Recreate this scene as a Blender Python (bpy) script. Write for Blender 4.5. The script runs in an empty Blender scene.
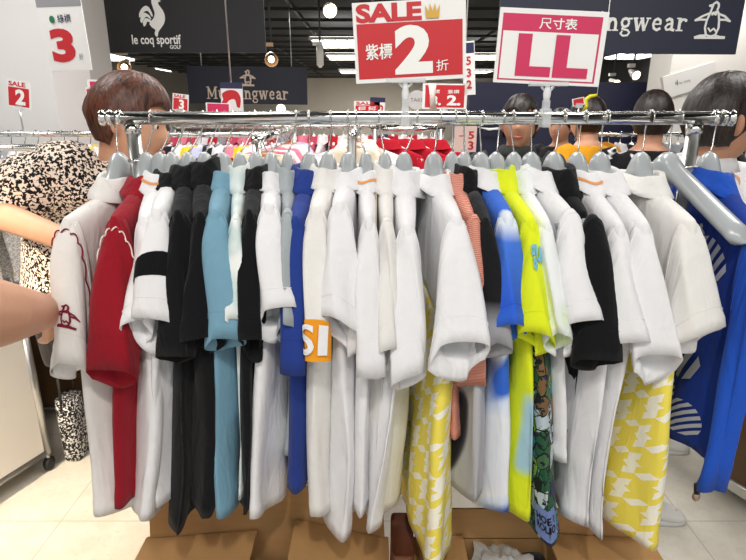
import bpy, bmesh, math, random
from mathutils import Vector, Matrix, noise

random.seed(7)
SC = bpy.context.scene
COL = SC.collection
PI = math.pi

# ------------------------------------------------------------------ camera
F = 563.0
PITCH = math.radians(17.0)
CAMZ = 1.52
cam_d = bpy.data.cameras.new('camera')
cam_d.sensor_fit = 'HORIZONTAL'
cam_d.sensor_width = 36.0
cam_d.lens = F / 746.0 * 36.0
cam_d.clip_start = 0.02
cam_d.clip_end = 200
cam = bpy.data.objects.new('camera', cam_d)
COL.objects.link(cam)
cam.location = (0, 0, CAMZ)
cam.rotation_euler = (PI / 2 - PITCH, 0, 0)
SC.camera = cam

# ------------------------------------------------------------------ world, lights, exposure
SC.view_settings.view_transform = 'Standard'
SC.view_settings.look = 'None'
SC.view_settings.gamma = 1.0
SC.view_settings.use_curve_mapping = False
SC.view_settings.exposure = 0.16
W = bpy.data.worlds.new('world')
SC.world = W
W.use_nodes = True
W.node_tree.nodes['Background'].inputs[0].default_value = (0.96, 0.98, 1.0, 1)
W.node_tree.nodes['Background'].inputs[1].default_value = 0.62


def area(name, loc, sx, sy, power, col=(1, 0.97, 0.93), rot=(0, 0, 0)):
    d = bpy.data.lights.new(name, 'AREA')
    d.shape = 'RECTANGLE'
    d.size, d.size_y = sx, sy
    d.energy = power
    d.color = col
    o = bpy.data.objects.new(name, d)
    o.location = loc
    o.rotation_euler = rot
    COL.objects.link(o)
    return o


def spot(name, loc, target, power, col=(1, 0.9, 0.75), ang=60, blend=0.5, size=0.06):
    d = bpy.data.lights.new(name, 'SPOT')
    d.energy = power
    d.color = col
    d.spot_size = math.radians(ang)
    d.spot_blend = blend
    d.shadow_soft_size = size
    o = bpy.data.objects.new(name, d)
    o.location = loc
    o.rotation_euler = (Vector(target) - Vector(loc)).to_track_quat('-Z', 'Y').to_euler()
    COL.objects.link(o)
    return o


for i, (lx, ly, pw) in enumerate([(-1.0, -0.9, 24), (1.1, -0.9, 22), (-1.7, 1.7, 22), (0.0, 2.3, 30), (1.8, 1.7, 22),
                                  (-1.8, 4.6, 40), (0.4, 4.8, 40), (2.6, 4.8, 40), (-2, 9, 60), (2, 9, 60), (-3, 17, 110), (3, 17, 110), (0, 25, 260)]):
    area('ceiling_panel_light', (lx, ly, 2.86), 1.2, 0.6, pw)
spot('ceiling_spot_light', (-2.1, -0.2, 2.8), (-0.85, 1.6, 0.0), 640, ang=34, col=(1.0, 0.82, 0.60))
spot('ceiling_spot_light', (0.1, -0.5, 2.8), (0.0, 1.1, 1.1), 60, ang=60, col=(1.0, 0.95, 0.88))

# ------------------------------------------------------------------ pixel helpers
FW = Vector((0, math.cos(PITCH), -math.sin(PITCH)))
UP = Vector((0, math.sin(PITCH), math.cos(PITCH)))
RT = Vector((1, 0, 0))
CAMP = Vector((0, 0, CAMZ))


def ray(px, py):
    return FW + RT * ((px - 373.0) / F) - UP * ((py - 280.0) / F)


def at(px, py, Y):
    d = ray(px, py)
    return CAMP + d * (Y / d.y)


def at_z(px, py, z):
    d = ray(px, py)
    return CAMP + d * ((z - CAMZ) / d.z)


def proj(p):
    v = Vector(p) - CAMP
    zc = v.dot(FW)
    return 373 + F * v.dot(RT) / zc, 280 - F * v.dot(UP) / zc


# ------------------------------------------------------------------ materials
MATS = {}


def srgb(c):
    def f(v):
        v /= 255.0
        return v / 12.92 if v <= 0.04045 else ((v + 0.055) / 1.055) ** 2.4
    return (f(c[0]), f(c[1]), f(c[2]), 1.0)


class NT:
    def __init__(self, name):
        self.m = bpy.data.materials.new(name)
        self.m.use_nodes = True
        self.t = self.m.node_tree
        self.b = self.t.nodes['Principled BSDF']

    def n(self, typ, **kw):
        nd = self.t.nodes.new(typ)
        for k, v in kw.items():
            if k.startswith('i_'):
                key = k[2:]
                nd.inputs[int(key) if key.isdigit() else key].default_value = v
            else:
                setattr(nd, k, v)
        return nd

    def l(self, a, b):
        self.t.links.new(a, b)

    def coord(self, kind='Object'):
        return self.n('ShaderNodeTexCoord').outputs[kind]

    def mapping(self, src, scale=(1, 1, 1), rot=(0, 0, 0), loc=(0, 0, 0)):
        mp = self.n('ShaderNodeMapping')
        mp.inputs['Scale'].default_value = scale
        mp.inputs['Rotation'].default_value = rot
        mp.inputs['Location'].default_value = loc
        self.l(src, mp.inputs[0])
        return mp.outputs[0]

    def noise(self, src, scale, detail=3, rough=0.5, dist=0.0):
        nd = self.n('ShaderNodeTexNoise')
        nd.inputs['Scale'].default_value = scale
        nd.inputs['Detail'].default_value = detail
        nd.inputs['Roughness'].default_value = rough
        nd.inputs['Distortion'].default_value = dist
        self.l(src, nd.inputs['Vector'])
        return nd.outputs['Fac']

    def ramp(self, src, stops, interp='LINEAR'):
        nd = self.n('ShaderNodeValToRGB')
        cr = nd.color_ramp
        cr.interpolation = interp
        while len(cr.elements) > 1:
            cr.elements.remove(cr.elements[0])
        cr.elements[0].position = stops[0][0]
        cr.elements[0].color = stops[0][1]
        for p, c in stops[1:]:
            e = cr.elements.new(p)
            e.color = c
        self.l(src, nd.inputs[0])
        return nd.outputs[0]

    def math(self, op, a, b=None):
        nd = self.n('ShaderNodeMath', operation=op)
        for i, v in enumerate((a, b)):
            if v is None:
                continue
            if isinstance(v, (int, float)):
                nd.inputs[i].default_value = v
            else:
                self.l(v, nd.inputs[i])
        return nd.outputs[0]

    def mix(self, fac, a, b):
        nd = self.n('ShaderNodeMix', data_type='RGBA')
        for sock, v in ((nd.inputs[0], fac), (nd.inputs[6], a), (nd.inputs[7], b)):
            if isinstance(v, (int, float)):
                sock.default_value = v
            elif isinstance(v, tuple):
                sock.default_value = v
            else:
                self.l(v, sock)
        return nd.outputs[2]

    def bump(self, h, strength=0.2, dist=0.002):
        nd = self.n('ShaderNodeBump')
        nd.inputs['Strength'].default_value = strength
        nd.inputs['Distance'].default_value = dist
        self.l(h, nd.inputs['Height'])
        self.l(nd.outputs[0], self.b.inputs['Normal'])

    def sep(self, src):
        nd = self.n('ShaderNodeSeparateXYZ')
        self.l(src, nd.inputs[0])
        return nd.outputs


def plain(name, c, rough=0.5, metal=0.0, emit=None, es=1.0, trans=0.0, alpha=1.0, bump=0.0, bscale=40, spec=None, coat=0.0):
    if name in MATS:
        return MATS[name]
    t = NT(name)
    t.b.inputs['Base Color'].default_value = srgb(c)
    t.b.inputs['Roughness'].default_value = rough
    t.b.inputs['Metallic'].default_value = metal
    t.b.inputs['Transmission Weight'].default_value = trans
    t.b.inputs['Alpha'].default_value = alpha
    t.b.inputs['Coat Weight'].default_value = coat
    if spec is not None:
        t.b.inputs['Specular IOR Level'].default_value = spec
    if emit:
        t.b.inputs['Emission Color'].default_value = srgb(emit)
        t.b.inputs['Emission Strength'].default_value = es
    if bump:
        t.bump(t.noise(t.coord(), bscale, 4), bump, 0.004)
    MATS[name] = t.m
    return t.m


def cloth_finish(t, wrinkle=0.5):
    wrinkle = min(1.0, wrinkle * 1.6)
    """crumple and knit relief"""
    co = t.coord()
    w = t.noise(t.mapping(co, (1.0, 1.0, 0.3)), 20, 3.5, 0.5, 0.6)
    fine = t.noise(co, 700, 1)
    h = t.math('ADD', t.math('MULTIPLY', w, 1.0), t.math('MULTIPLY', fine, 0.04))
    t.bump(h, wrinkle, 0.012)
    t.b.inputs['Roughness'].default_value = 0.9
    t.b.inputs['Specular IOR Level'].default_value = 0.2
    t.b.inputs['Sheen Weight'].default_value = 0.08


def cloth(name, c, wrinkle=0.5):
    if name in MATS:
        return MATS[name]
    t = NT(name)
    co = t.coord()
    v = t.noise(co, 60, 3)
    a = srgb(c)
    b = tuple([min(1, x * 0.93) for x in a[:3]] + [1])
    t.l(t.mix(v, b, a), t.b.inputs['Base Color'])
    cloth_finish(t, wrinkle)
    MATS[name] = t.m
    return t.m


def houndstooth(name, ground, motif, period=0.085):
    t = NT(name)
    co = t.coord()
    at_ = t.n('ShaderNodeAttribute', attribute_name='cloth_uv')
    nz = t.n('ShaderNodeTexNoise')
    nz.inputs['Scale'].default_value = 30
    t.l(co, nz.inputs['Vector'])
    ad = t.n('ShaderNodeVectorMath', operation='MULTIPLY_ADD')
    t.l(nz.outputs['Color'], ad.inputs[0])
    ad.inputs[1].default_value = (0.007, 0.007, 0.007)
    t.l(at_.outputs['Vector'], ad.inputs[2])
    s = t.sep(ad.outputs[0])
    u = t.math('DIVIDE', s[0], period)
    v = t.math('DIVIDE', s[1], period)
    uu = t.math('ADD', t.math('MULTIPLY', u, 0.97), t.math('MULTIPLY', v, 0.22))
    vv = t.math('SUBTRACT', t.math('MULTIPLY', v, 0.97), t.math('MULTIPLY', u, 0.22))
    a = t.math('LESS_THAN', t.math('FRACT', uu), 0.38)
    b = t.math('LESS_THAN', t.math('FRACT', vv), 0.38)
    o = t.math('LESS_THAN', t.math('FRACT', t.math('MULTIPLY', t.math('ADD', uu, vv), 2.0)), 0.5)
    m = t.math('ADD', t.math('MULTIPLY', o, a), t.math('MULTIPLY', t.math('SUBTRACT', 1.0, o), b))
    spk = t.math('MULTIPLY', t.noise(co, 120, 2), 0.35)
    fac = t.math('MULTIPLY', m, t.math('SUBTRACT', 1.05, spk))
    t.l(t.mix(fac, srgb(ground), srgb(motif)), t.b.inputs['Base Color'])
    cloth_finish(t, 0.4)
    MATS[name] = t.m
    return t.m


def tiedye(name, a, b, c, scale=5.0, pos=(0.42, 0.5, 0.58), dist=0.6, sc=(1, 1, 0.8)):
    t = NT(name)
    co = t.coord()
    v = t.noise(t.mapping(co, sc, loc=(1.3, 0.2, 0.6)), scale, 1.5, 0.4, dist)
    t.l(t.ramp(v, [(pos[0], srgb(a)), (pos[1], srgb(b)), (pos[2], srgb(c))]), t.b.inputs['Base Color'])
    cloth_finish(t, 0.4)
    MATS[name] = t.m
    return t.m


def zramp(name, stops, zmin, zmax, wob=0.05):
    t = NT(name)
    co = t.coord()
    s = t.sep(co)
    z = t.math('DIVIDE', t.math('SUBTRACT', t.math('ADD', s[2], t.math('MULTIPLY', t.noise(co, 5, 1), wob)), zmin), zmax - zmin)
    t.l(t.ramp(z, stops), t.b.inputs['Base Color'])
    cloth_finish(t, 0.4)
    MATS[name] = t.m
    return t.m


def metal(name, c=(225, 225, 222), rough=0.18):
    return plain(name, c, rough, 1.0)


def cardboard(name, c=(176, 132, 84)):
    t = NT(name)
    co = t.coord()
    v = t.noise(t.mapping(co, (1, 1, 6)), 12, 4)
    a = srgb(c)
    b = tuple([x * 0.82 for x in a[:3]] + [1])
    t.l(t.mix(v, a, b), t.b.inputs['Base Color'])
    t.b.inputs['Roughness'].default_value = 0.85
    wv = t.n('ShaderNodeTexWave')
    wv.inputs['Scale'].default_value = 60
    wv.bands_direction = 'X'
    t.l(co, wv.inputs['Vector'])
    t.bump(wv.outputs['Fac'], 0.08, 0.001)
    MATS[name] = t.m
    return t.m


def hair_mat(name, dark, light):
    t = NT(name)
    co = t.coord()
    v = t.noise(t.mapping(co, (1, 1, 0.2)), 90, 3, 0.6, 1.0)
    t.l(t.ramp(v, [(0.35, srgb(dark)), (0.65, srgb(light))]), t.b.inputs['Base Color'])
    t.b.inputs['Roughness'].default_value = 0.42
    t.bump(v, 0.5, 0.004)
    MATS[name] = t.m
    return t.m


def skin_mat(name, c):
    t = NT(name)
    co = t.coord()
    v = t.noise(co, 35, 3)
    a = srgb(c)
    b = (a[0] * 0.93, a[1] * 0.86, a[2] * 0.82, 1)
    t.l(t.mix(v, a, b), t.b.inputs['Base Color'])
    t.b.inputs['Roughness'].default_value = 0.5
    t.b.inputs['Subsurface Weight'].default_value = 0.08
    t.b.inputs['Subsurface Radius'].default_value = (0.02, 0.008, 0.004)
    t.bump(t.noise(co, 300, 2), 0.08, 0.001)
    MATS[name] = t.m
    return t.m


# ------------------------------------------------------------------ mesh builder
class MB:
    def __init__(self):
        self.v = []
        self.f = []

    def add(self, vs, fs):
        k = len(self.v)
        self.v += [Vector(p) for p in vs]
        self.f += [tuple(i + k for i in f) for f in fs]
        return self

    def box(self, c, s, rz=0.0):
        c = Vector(c)
        h = Vector(s) / 2
        R = Matrix.Rotation(rz, 3, 'Z')
        vs = [c + R @ Vector((sx * h.x, sy * h.y, sz * h.z)) for sx in (-1, 1) for sy in (-1, 1) for sz in (-1, 1)]
        return self.add(vs, [(0, 1, 3, 2), (4, 6, 7, 5), (0, 4, 5, 1), (2, 3, 7, 6), (0, 2, 6, 4), (1, 5, 7, 3)])

    def quadslab(self, p, th):
        """slab from a quad p (4 points) thickened along its normal"""
        p = [Vector(q) for q in p]
        n = (p[1] - p[0]).cross(p[3] - p[0]).normalized() * th / 2
        vs = [q + n for q in p] + [q - n for q in p]
        return self.add(vs, [(0, 1, 2, 3), (7, 6, 5, 4), (0, 4, 5, 1), (1, 5, 6, 2), (2, 6, 7, 3), (3, 7, 4, 0)])

    def tube(self, pts, r, seg=10, cap=True, sx=1.0):
        pts = [Vector(p) for p in pts]
        rs = r if isinstance(r, (list, tuple)) else [r] * len(pts)
        rings = []
        up = None
        for i, p in enumerate(pts):
            a = pts[max(0, i - 1)]
            b = pts[min(len(pts) - 1, i + 1)]
            t = (b - a)
            t = t.normalized() if t.length > 1e-9 else Vector((0, 0, 1))
            if up is None:
                up = Vector((0, 0, 1)) if abs(t.z) < 0.9 else Vector((0, 1, 0))
            s = t.cross(up)
            if s.length < 1e-6:
                s = t.orthogonal()
            s.normalize()
            up = s.cross(t).normalized()
            rings.append([p + (s * math.cos(2 * PI * k / seg) * sx + up * math.sin(2 * PI * k / seg)) * rs[i] for k in range(seg)])
        return self.loft(rings, cap)

    def loft(self, rings, cap=True, closed=True):
        n = len(rings[0])
        vs = [q for r in rings for q in r]
        fs = []
        for i in range(len(rings) - 1):
            for k in range(n if closed else n - 1):
                k2 = (k + 1) % n
                fs.append((i * n + k, i * n + k2, (i + 1) * n + k2, (i + 1) * n + k))
        if cap:
            fs.append(tuple(range(n))[::-1])
            fs.append(tuple(range((len(rings) - 1) * n, len(rings) * n)))
        return self.add(vs, fs)

    def lathe(self, prof, c=(0, 0, 0), seg=20, cap=True, axis='Z'):
        c = Vector(c)
        rings = []
        for r, z in prof:
            ring = []
            for k in range(seg):
                a = 2 * PI * k / seg
                if axis == 'Z':
                    ring.append(c + Vector((r * math.cos(a), r * math.sin(a), z)))
                elif axis == 'X':
                    ring.append(c + Vector((z, r * math.cos(a), r * math.sin(a))))
                else:
                    ring.append(c + Vector((r * math.sin(a), z, r * math.cos(a))))
            rings.append(ring)
        return self.loft(rings, cap)

    def ball(self, c, r, seg=14):
        if not isinstance(r, (tuple, list)):
            r = (r, r, r)
        rings = []
        m = max(6, seg // 2)
        for i in range(m + 1):
            a = PI * (i + 0.02) / (m + 0.04) - PI / 2
            rings.append([Vector((c[0] + r[0] * math.cos(a) * math.cos(2 * PI * k / seg),
                                  c[1] + r[1] * math.cos(a) * math.sin(2 * PI * k / seg),
                                  c[2] + r[2] * math.sin(a))) for k in range(seg)])
        return self.loft(rings, True)

    def prism(self, poly, o, ex, ey, n, th):
        """polygon (2-D) on a plane frame, extruded by th along n"""
        o, ex, ey, n = Vector(o), Vector(ex), Vector(ey), Vector(n)
        k = len(poly)
        a = [o + ex * x + ey * y + n * th for x, y in poly]
        b = [o + ex * x + ey * y for x, y in poly]
        fs = [tuple(range(k)), tuple(range(2 * k - 1, k - 1, -1))]
        fs += [(i, i + k, (i + 1) % k + k, (i + 1) % k) for i in range(k)]
        return self.add(a + b, fs)

    def build(self, name, m, parent=None, smooth=True, world=True, solid=0.0, sub=0, bevel=0.0):
        me = bpy.data.meshes.new(name)
        off = Vector((0, 0, 0))
        if parent is not None and world:
            q = parent
            while q is not None:
                off += q.location
                q = q.parent
        me.from_pydata([tuple(p - off) for p in self.v], [], self.f)
        me.validate()
        me.update()
        bm = bmesh.new()
        bm.from_mesh(me)
        bmesh.ops.remove_doubles(bm, verts=bm.verts, dist=1e-6)
        bmesh.ops.recalc_face_normals(bm, faces=bm.faces)
        bm.to_mesh(me)
        bm.free()
        o = bpy.data.objects.new(name, me)
        COL.objects.link(o)
        me.materials.append(m)
        if smooth:
            me.shade_smooth()
            if smooth == 'auto':
                for p in me.polygons:
                    p.use_smooth = True
                me.set_sharp_from_angle(angle=math.radians(40))
        if parent is not None:
            o.parent = parent
        if bevel:
            b = o.modifiers.new('bevel', 'BEVEL')
            b.width = bevel
            b.segments = 2
            b.limit_method = 'ANGLE'
        if solid:
            s = o.modifiers.new('solidify', 'SOLIDIFY')
            s.thickness = solid
            s.offset = 0
        if sub:
            s = o.modifiers.new('subdivision', 'SUBSURF')
            s.levels = sub
            s.render_levels = sub
        return o


def thing(name, label, cat, loc=(0, 0, 0), rz=0.0, group=None):
    o = bpy.data.objects.new(name, None)
    COL.objects.link(o)
    o.empty_display_size = 0.05
    o.location = loc
    o.rotation_euler = (0, 0, rz)
    o['label'] = label
    o['category'] = cat
    if group:
        o['group'] = group
    return o


def tag(o, label, cat, group=None):
    o['label'] = label
    o['category'] = cat
    if group:
        o['group'] = group
    return o


def struct(o):
    o['kind'] = 'structure'
    return o


# ------------------------------------------------------------------ lettering
def text2d(s, size=1.0, bold=0.0, align='CENTER'):
    cu = bpy.data.curves.new('t', 'FONT')
    cu.body = s
    cu.size = size
    cu.align_x = align
    cu.align_y = 'CENTER' if align == 'CENTER' else 'BOTTOM_BASELINE'
    cu.offset = bold
    cu.resolution_u = 4
    cu.fill_mode = 'FRONT'
    o = bpy.data.objects.new('t', cu)
    COL.objects.link(o)
    dg = bpy.context.evaluated_depsgraph_get()
    me = bpy.data.meshes.new_from_object(o.evaluated_get(dg))
    vs = [(v.co.x, v.co.y) for v in me.vertices]
    fs = [tuple(p.vertices) for p in me.polygons]
    bpy.data.objects.remove(o)
    bpy.data.curves.remove(cu)
    bpy.data.meshes.remove(me)
    return vs, fs


def fit(vs, x0, y0, x1, y1, keep=False):
    """scale a 2-D outline into a box"""
    ax, bx = min(p[0] for p in vs), max(p[0] for p in vs)
    ay, by = min(p[1] for p in vs), max(p[1] for p in vs)
    sx = (x1 - x0) / max(1e-9, bx - ax)
    sy = (y1 - y0) / max(1e-9, by - ay)
    if keep:
        sx = sy = min(sx, sy)
    cx, cy = (ax + bx) / 2, (ay + by) / 2
    mx, my = (x0 + x1) / 2, (y0 + y1) / 2
    return [(mx + (p[0] - cx) * sx, my + (p[1] - cy) * sy) for p in vs]


def strokes2d(strokes, disc=8):
    vs, fs = [], []

    def poly(ps):
        k = len(vs)
        vs.extend(ps)
        fs.append(tuple(range(k, k + len(ps))))
    for pts, w in strokes:
        for (a, b) in zip(pts[:-1], pts[1:]):
            dx, dy = b[0] - a[0], b[1] - a[1]
            L = math.hypot(dx, dy) or 1
            nx, ny = -dy / L * w / 2, dx / L * w / 2
            poly([(a[0] + nx, a[1] + ny), (a[0] - nx, a[1] - ny), (b[0] - nx, b[1] - ny), (b[0] + nx, b[1] + ny)])
        for p in (pts[1:-1] if len(pts) > 2 else ([pts[0]] if len(pts) == 1 else [])):
            poly([(p[0] + w / 2 * math.cos(2 * PI * k / disc), p[1] + w / 2 * math.sin(2 * PI * k / disc)) for k in range(disc)])
    return vs, fs


def sf(x0, x1, y, w=0.11):
    return ([(x0, y), (x1, y)], w)


SERIF = {
    'M': (1.75, [([(.3, 0), (.3, 1.4)], .15), ([(.3, 1.38), (.85, .25)], .27), ([(.85, .25), (1.4, 1.38)], .14), ([(1.42, 0), (1.42, 1.4)], .28), sf(.02, .58, .05), sf(1.1, 1.74, .05), sf(.02, .4, 1.35), sf(1.3, 1.74, 1.35)]),
    'u': (1.18, [([(.25, 1), (.25, .35), (.4, .12), (.65, .14), (.85, .35)], .22), ([(.9, 1), (.9, 0)], .26), sf(0, .35, .95), sf(.62, 1, .95), sf(.85, 1.15, .05)]),
    'n': (1.18, [([(.27, 0), (.27, 1)], .26), ([(.3, .65), (.5, .9), (.75, .86), (.86, .6), (.86, 0)], .24), sf(0, .55, .05), sf(.6, 1.12, .05), sf(0, .3, .95)]),
    's': (.88, [([(.72, .76), (.45, .93), (.22, .78), (.28, .57), (.62, .45), (.68, .2), (.42, .06), (.1, .22)], .2)]),
    'i': (.6, [([(.27, 0), (.27, 1)], .26), ([(.27, 1.32)], .3), sf(0, .55, .05), sf(0, .3, .95)]),
    'g': (1.02, [([(.75, .62), (.66, .86), (.43, .94), (.2, .85), (.12, .62), (.2, .4), (.43, .3), (.66, .4), (.75, .62)], .2), sf(.65, 1.0, .92, .14), ([(.3, .32), (.2, .14), (.68, .06), (.86, -.12), (.7, -.34), (.32, -.37), (.1, -.2), (.25, 0)], .15)]),
    'w': (1.5, [([(.15, 1), (.45, 0)], .27), ([(.45, .02), (.72, .95)], .13), ([(.72, 1), (1.0, 0)], .27), ([(1.0, .02), (1.28, 1)], .13), sf(0, .4, .95), sf(.55, .9, .95), sf(1.08, 1.48, .95)]),
    'e': (.98, [([(.15, .52), (.84, .52)], .12), ([(.78, .52), (.74, .8), (.5, .92), (.26, .8), (.16, .5), (.26, .2), (.52, .07), (.82, .22)], .2)]),
    'a': (1.02, [([(.18, .76), (.43, .92), (.67, .84), (.72, .6), (.72, .12), (.98, .06)], .22), ([(.7, .58), (.35, .5), (.18, .28), (.3, .1), (.55, .12), (.72, .3)], .17)]),
    'r': (.92, [([(.27, 0), (.27, 1)], .26), ([(.3, .6), (.5, .88), (.76, .86)], .18), ([(.78, .8)], .26), sf(0, .6, .05), sf(0, .3, .95)]),
}


def serif2d(word):
    x = 0
    vs, fs = [], []
    for ch in word:
        w, st = SERIF[ch]
        a, b = strokes2d([([(p[0] + x, p[1]) for p in pts], t) for pts, t in st])
        k = len(vs)
        vs += a
        fs += [tuple(i + k for i in f) for f in b]
        x += w + 0.06
    return vs, fs


def penguin2d(w=0.05):
    st = [([(.48, .86), (.5, .95), (.57, 1.0), (.64, .95), (.65, .86), (.62, .78)], w), ([(.5, .93), (.4, .9), (.49, .87)], w),
          ([(.48, .86), (.44, .7), (.38, .5), (.36, .3), (.42, .1), (.55, .06), (.68, .1), (.74, .3), (.72, .5), (.68, .68), (.62, .78)], w),
          ([(.44, .7), (.25, .62), (.06, .5), (.18, .52), (.38, .52)], w), ([(.68, .68), (.85, .62), (1.02, .48), (.9, .52), (.72, .52)], w),
          ([(.1, .02), (.25, .07), (.42, .08)], w * 1.3), ([(.66, .08), (.8, .04), (.96, .03)], w * 1.3), ([(.1, .02), (.96, .02)], w),
          ([(.5, .72), (.6, .66), (.6, .74), (.5, .66), (.5, .72)], w), ([(.44, .3), (.52, .2), (.6, .28), (.68, .2)], w * .8)]
    return strokes2d(st)


def smooth_poly(pts, n=4):
    """closed Catmull-Rom through the points"""
    out = []
    k = len(pts)
    for i in range(k):
        p0, p1, p2, p3 = pts[i - 1], pts[i], pts[(i + 1) % k], pts[(i + 2) % k]
        for j in range(n):
            t = j / n
            out.append(tuple(0.5 * ((2 * p1[c]) + (-p0[c] + p2[c]) * t + (2 * p0[c] - 5 * p1[c] + 4 * p2[c] - p3[c]) * t * t + (-p0[c] + 3 * p1[c] - 3 * p2[c] + p3[c]) * t ** 3) for c in (0, 1)))
    return out


def rooster2d():
    pl = [[(605, 150), (596, 138), (600, 120), (590, 112), (580, 96), (588, 84), (598, 72), (604, 52), (600, 30), (596, 8), (600, -6), (612, -12), (622, -6), (632, 4), (622, 8), (624, 20), (636, 40), (642, 64), (638, 90), (624, 112), (612, 128)],
          [(586, 30), (572, 22), (556, 34), (545, 54), (545, 70), (556, 60), (566, 46), (580, 44), (592, 66), (596, 58)],
          [(566, 50), (552, 64), (546, 82), (552, 92), (560, 78), (572, 66), (588, 78), (584, 62)],
          [(568, 72), (556, 88), (558, 106), (566, 100), (574, 86), (590, 94), (586, 80)]]
    vs, fs = [], []
    for p in pl:
        q = smooth_poly([(x, -y) for x, y in p], 3)
        k = len(vs)
        vs += q
        fs.append(tuple(range(k, k + len(q))))
    return vs, fs


def cloth_uv(o, S, n, t0, t1, rows):
    """coordinates along the cloth: round the body from the aisle edge, and down it"""
    at_ = o.data.attributes.new('cloth_uv', 'FLOAT_VECTOR', 'POINT')
    mid = [S.body(2 * PI * i / n, 0.7) for i in range(n)]
    us = [0.0] * n
    h = n // 2
    for k in range(1, h + 1):
        us[(h + k) % n] = us[(h + k - 1) % n] + (mid[(h + k) % n] - mid[(h + k - 1) % n]).length
    for k in range(1, h):
        us[h - k] = us[h - k + 1] - (mid[h - k] - mid[h - k + 1]).length
    for i, v in enumerate(o.data.vertices):
        at_.data[i].vector = (us[i % n], v.co.z, 0.0)


class Board:
    """a flat sign built where it hangs: origin = lower-left corner, ex/ey in its plane, n towards the viewer"""

    def __init__(self, name, label, cat, px_quad, Y, th=0.004, mat=None, group=None, yaw=0.0):
        tl, tr, br, bl = [at(p[0], p[1], Y) for p in px_quad]
        self.c = (tl + tr + br + bl) / 4
        exv = ((tr - tl) + (br - bl)) / 2
        eyv = ((tl - bl) + (tr - br)) / 2
        self.w, self.h = exv.length, eyv.length
        R = Matrix.Rotation(yaw, 3, 'Z')
        self.ex = R @ exv.normalized()
        self.n = self.ex.cross(Vector((0, 0, 1))).normalized()
        self.ey = self.n.cross(self.ex).normalized() * 1.0
        if self.ey.z < 0:
            self.ey = -self.ey
        self.o = self.c - self.ex * self.w / 2 - self.ey * self.h / 2
        self.t = thing(name, label, cat, tuple(self.c - self.ey * self.h / 2), 0, group)
        m = MB().prism([(0, 0), (self.w, 0), (self.w, self.h), (0, self.h)], self.o, self.ex, self.ey, self.n, -th)
        self.board = m.build('board', mat or plain('sign_white', (240, 240, 238), 0.4), self.t, smooth=False)
        self.k = 1

    def shape(self, name, vf, m, box=None, keep=False, lift=None):
        vs, fs = vf
        if box:
            vs = fit(vs, box[0] * self.w, box[1] * self.h, box[2] * self.w, box[3] * self.h, keep)
        z = 0.0006 * self.k if lift is None else lift
        self.k += 1
        mb = MB()
        if sum(len(f) for f in fs) == len(vs):      # separate strokes: stacked a hair apart
            for fi, f in enumerate(fs):
                mb.add([self.o + self.ex * vs[i][0] + self.ey * vs[i][1] + self.n * (z + fi * 0.00004) for i in f], [tuple(range(len(f)))])
        else:
            mb.add([self.o + self.ex * x + self.ey * y + self.n * z for x, y in vs], fs)
        return mb.build(name, m, self.t, smooth=False)

    def rect(self, name, box, m):
        return self.shape(name, ([(0, 0), (1, 0), (1, 1), (0, 1)], [(0, 1, 2, 3)]), m, box)

    def text(self, name, s, m, box, bold=0.0, keep=False):
        return self.shape(name, text2d(s, 1.0, bold), m, box, keep)


# ------------------------------------------------------------------ setting
def floor_mat():
    t = NT('vinyl_floor')
    co = t.coord()
    a = t.noise(co, 9, 6, 0.65)
    b = t.noise(t.mapping(co, (1, 1, 1), loc=(4, 2, 0)), 60, 3, 0.6)
    base = t.ramp(a, [(0.3, srgb((206, 199, 184))), (0.7, srgb((226, 221, 208)))])
    col = t.mix(t.math('MULTIPLY', t.math('GREATER_THAN', b, 0.62), 0.35), base, srgb((196, 186, 168)))
    br = t.n('ShaderNodeTexBrick', offset=0.0)
    br.inputs['Scale'].default_value = 1.0
    br.inputs['Brick Width'].default_value = 0.6
    br.inputs['Row Height'].default_value = 0.6
    br.inputs['Mortar Size'].default_value = 0.0025
    br.inputs['Color1'].default_value = (1, 1, 1, 1)
    br.inputs['Color2'].default_value = (1, 1, 1, 1)
    br.inputs['Mortar'].default_value = (0, 0, 0, 1)
    t.l(co, br.inputs['Vector'])
    t.l(t.mix(br.outputs['Fac'], col, srgb((186, 180, 166))), t.b.inputs['Base Color'])
    t.b.inputs['Roughness'].default_value = 0.42
    return t.m


M_white_wall = plain('white_paint', (238, 238, 236), 0.7, bump=0.03)
M_beige = plain('beige_paint', (206, 198, 186), 0.8)
M_black = plain('black_ceiling', (14, 14, 15), 0.9)
M_grid = plain('dark_grid', (46, 46, 48), 0.6)
M_navy = plain('navy_panel', (24, 26, 52), 0.5)
M_chrome = metal('chrome')
M_steel = metal('brushed_steel', (200, 200, 196), 0.3)
M_signwhite = plain('sign_white', (240, 240, 238), 0.4)
M_red = plain('sign_red', (200, 36, 44), 0.45)
M_pink = plain('sign_pink', (206, 44, 92), 0.45)
M_txtwhite = plain('letter_white', (244, 244, 240), 0.5)
M_txtgrey = plain('letter_grey', (110, 112, 120), 0.5)
M_green = plain('letter_green', (40, 120, 80), 0.5)
M_navytxt = plain('letter_navy', (36, 40, 78), 0.5)
M_bannerblack = plain('banner_black', (24, 24, 27), 0.55)
M_bannernavy = plain('banner_navy', (40, 44, 62), 0.5)
M_gold = plain('gold_paint', (214, 170, 70), 0.4)
M_clear = plain('clear_plastic', (235, 238, 240), 0.12, alpha=0.45, spec=0.8)

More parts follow.
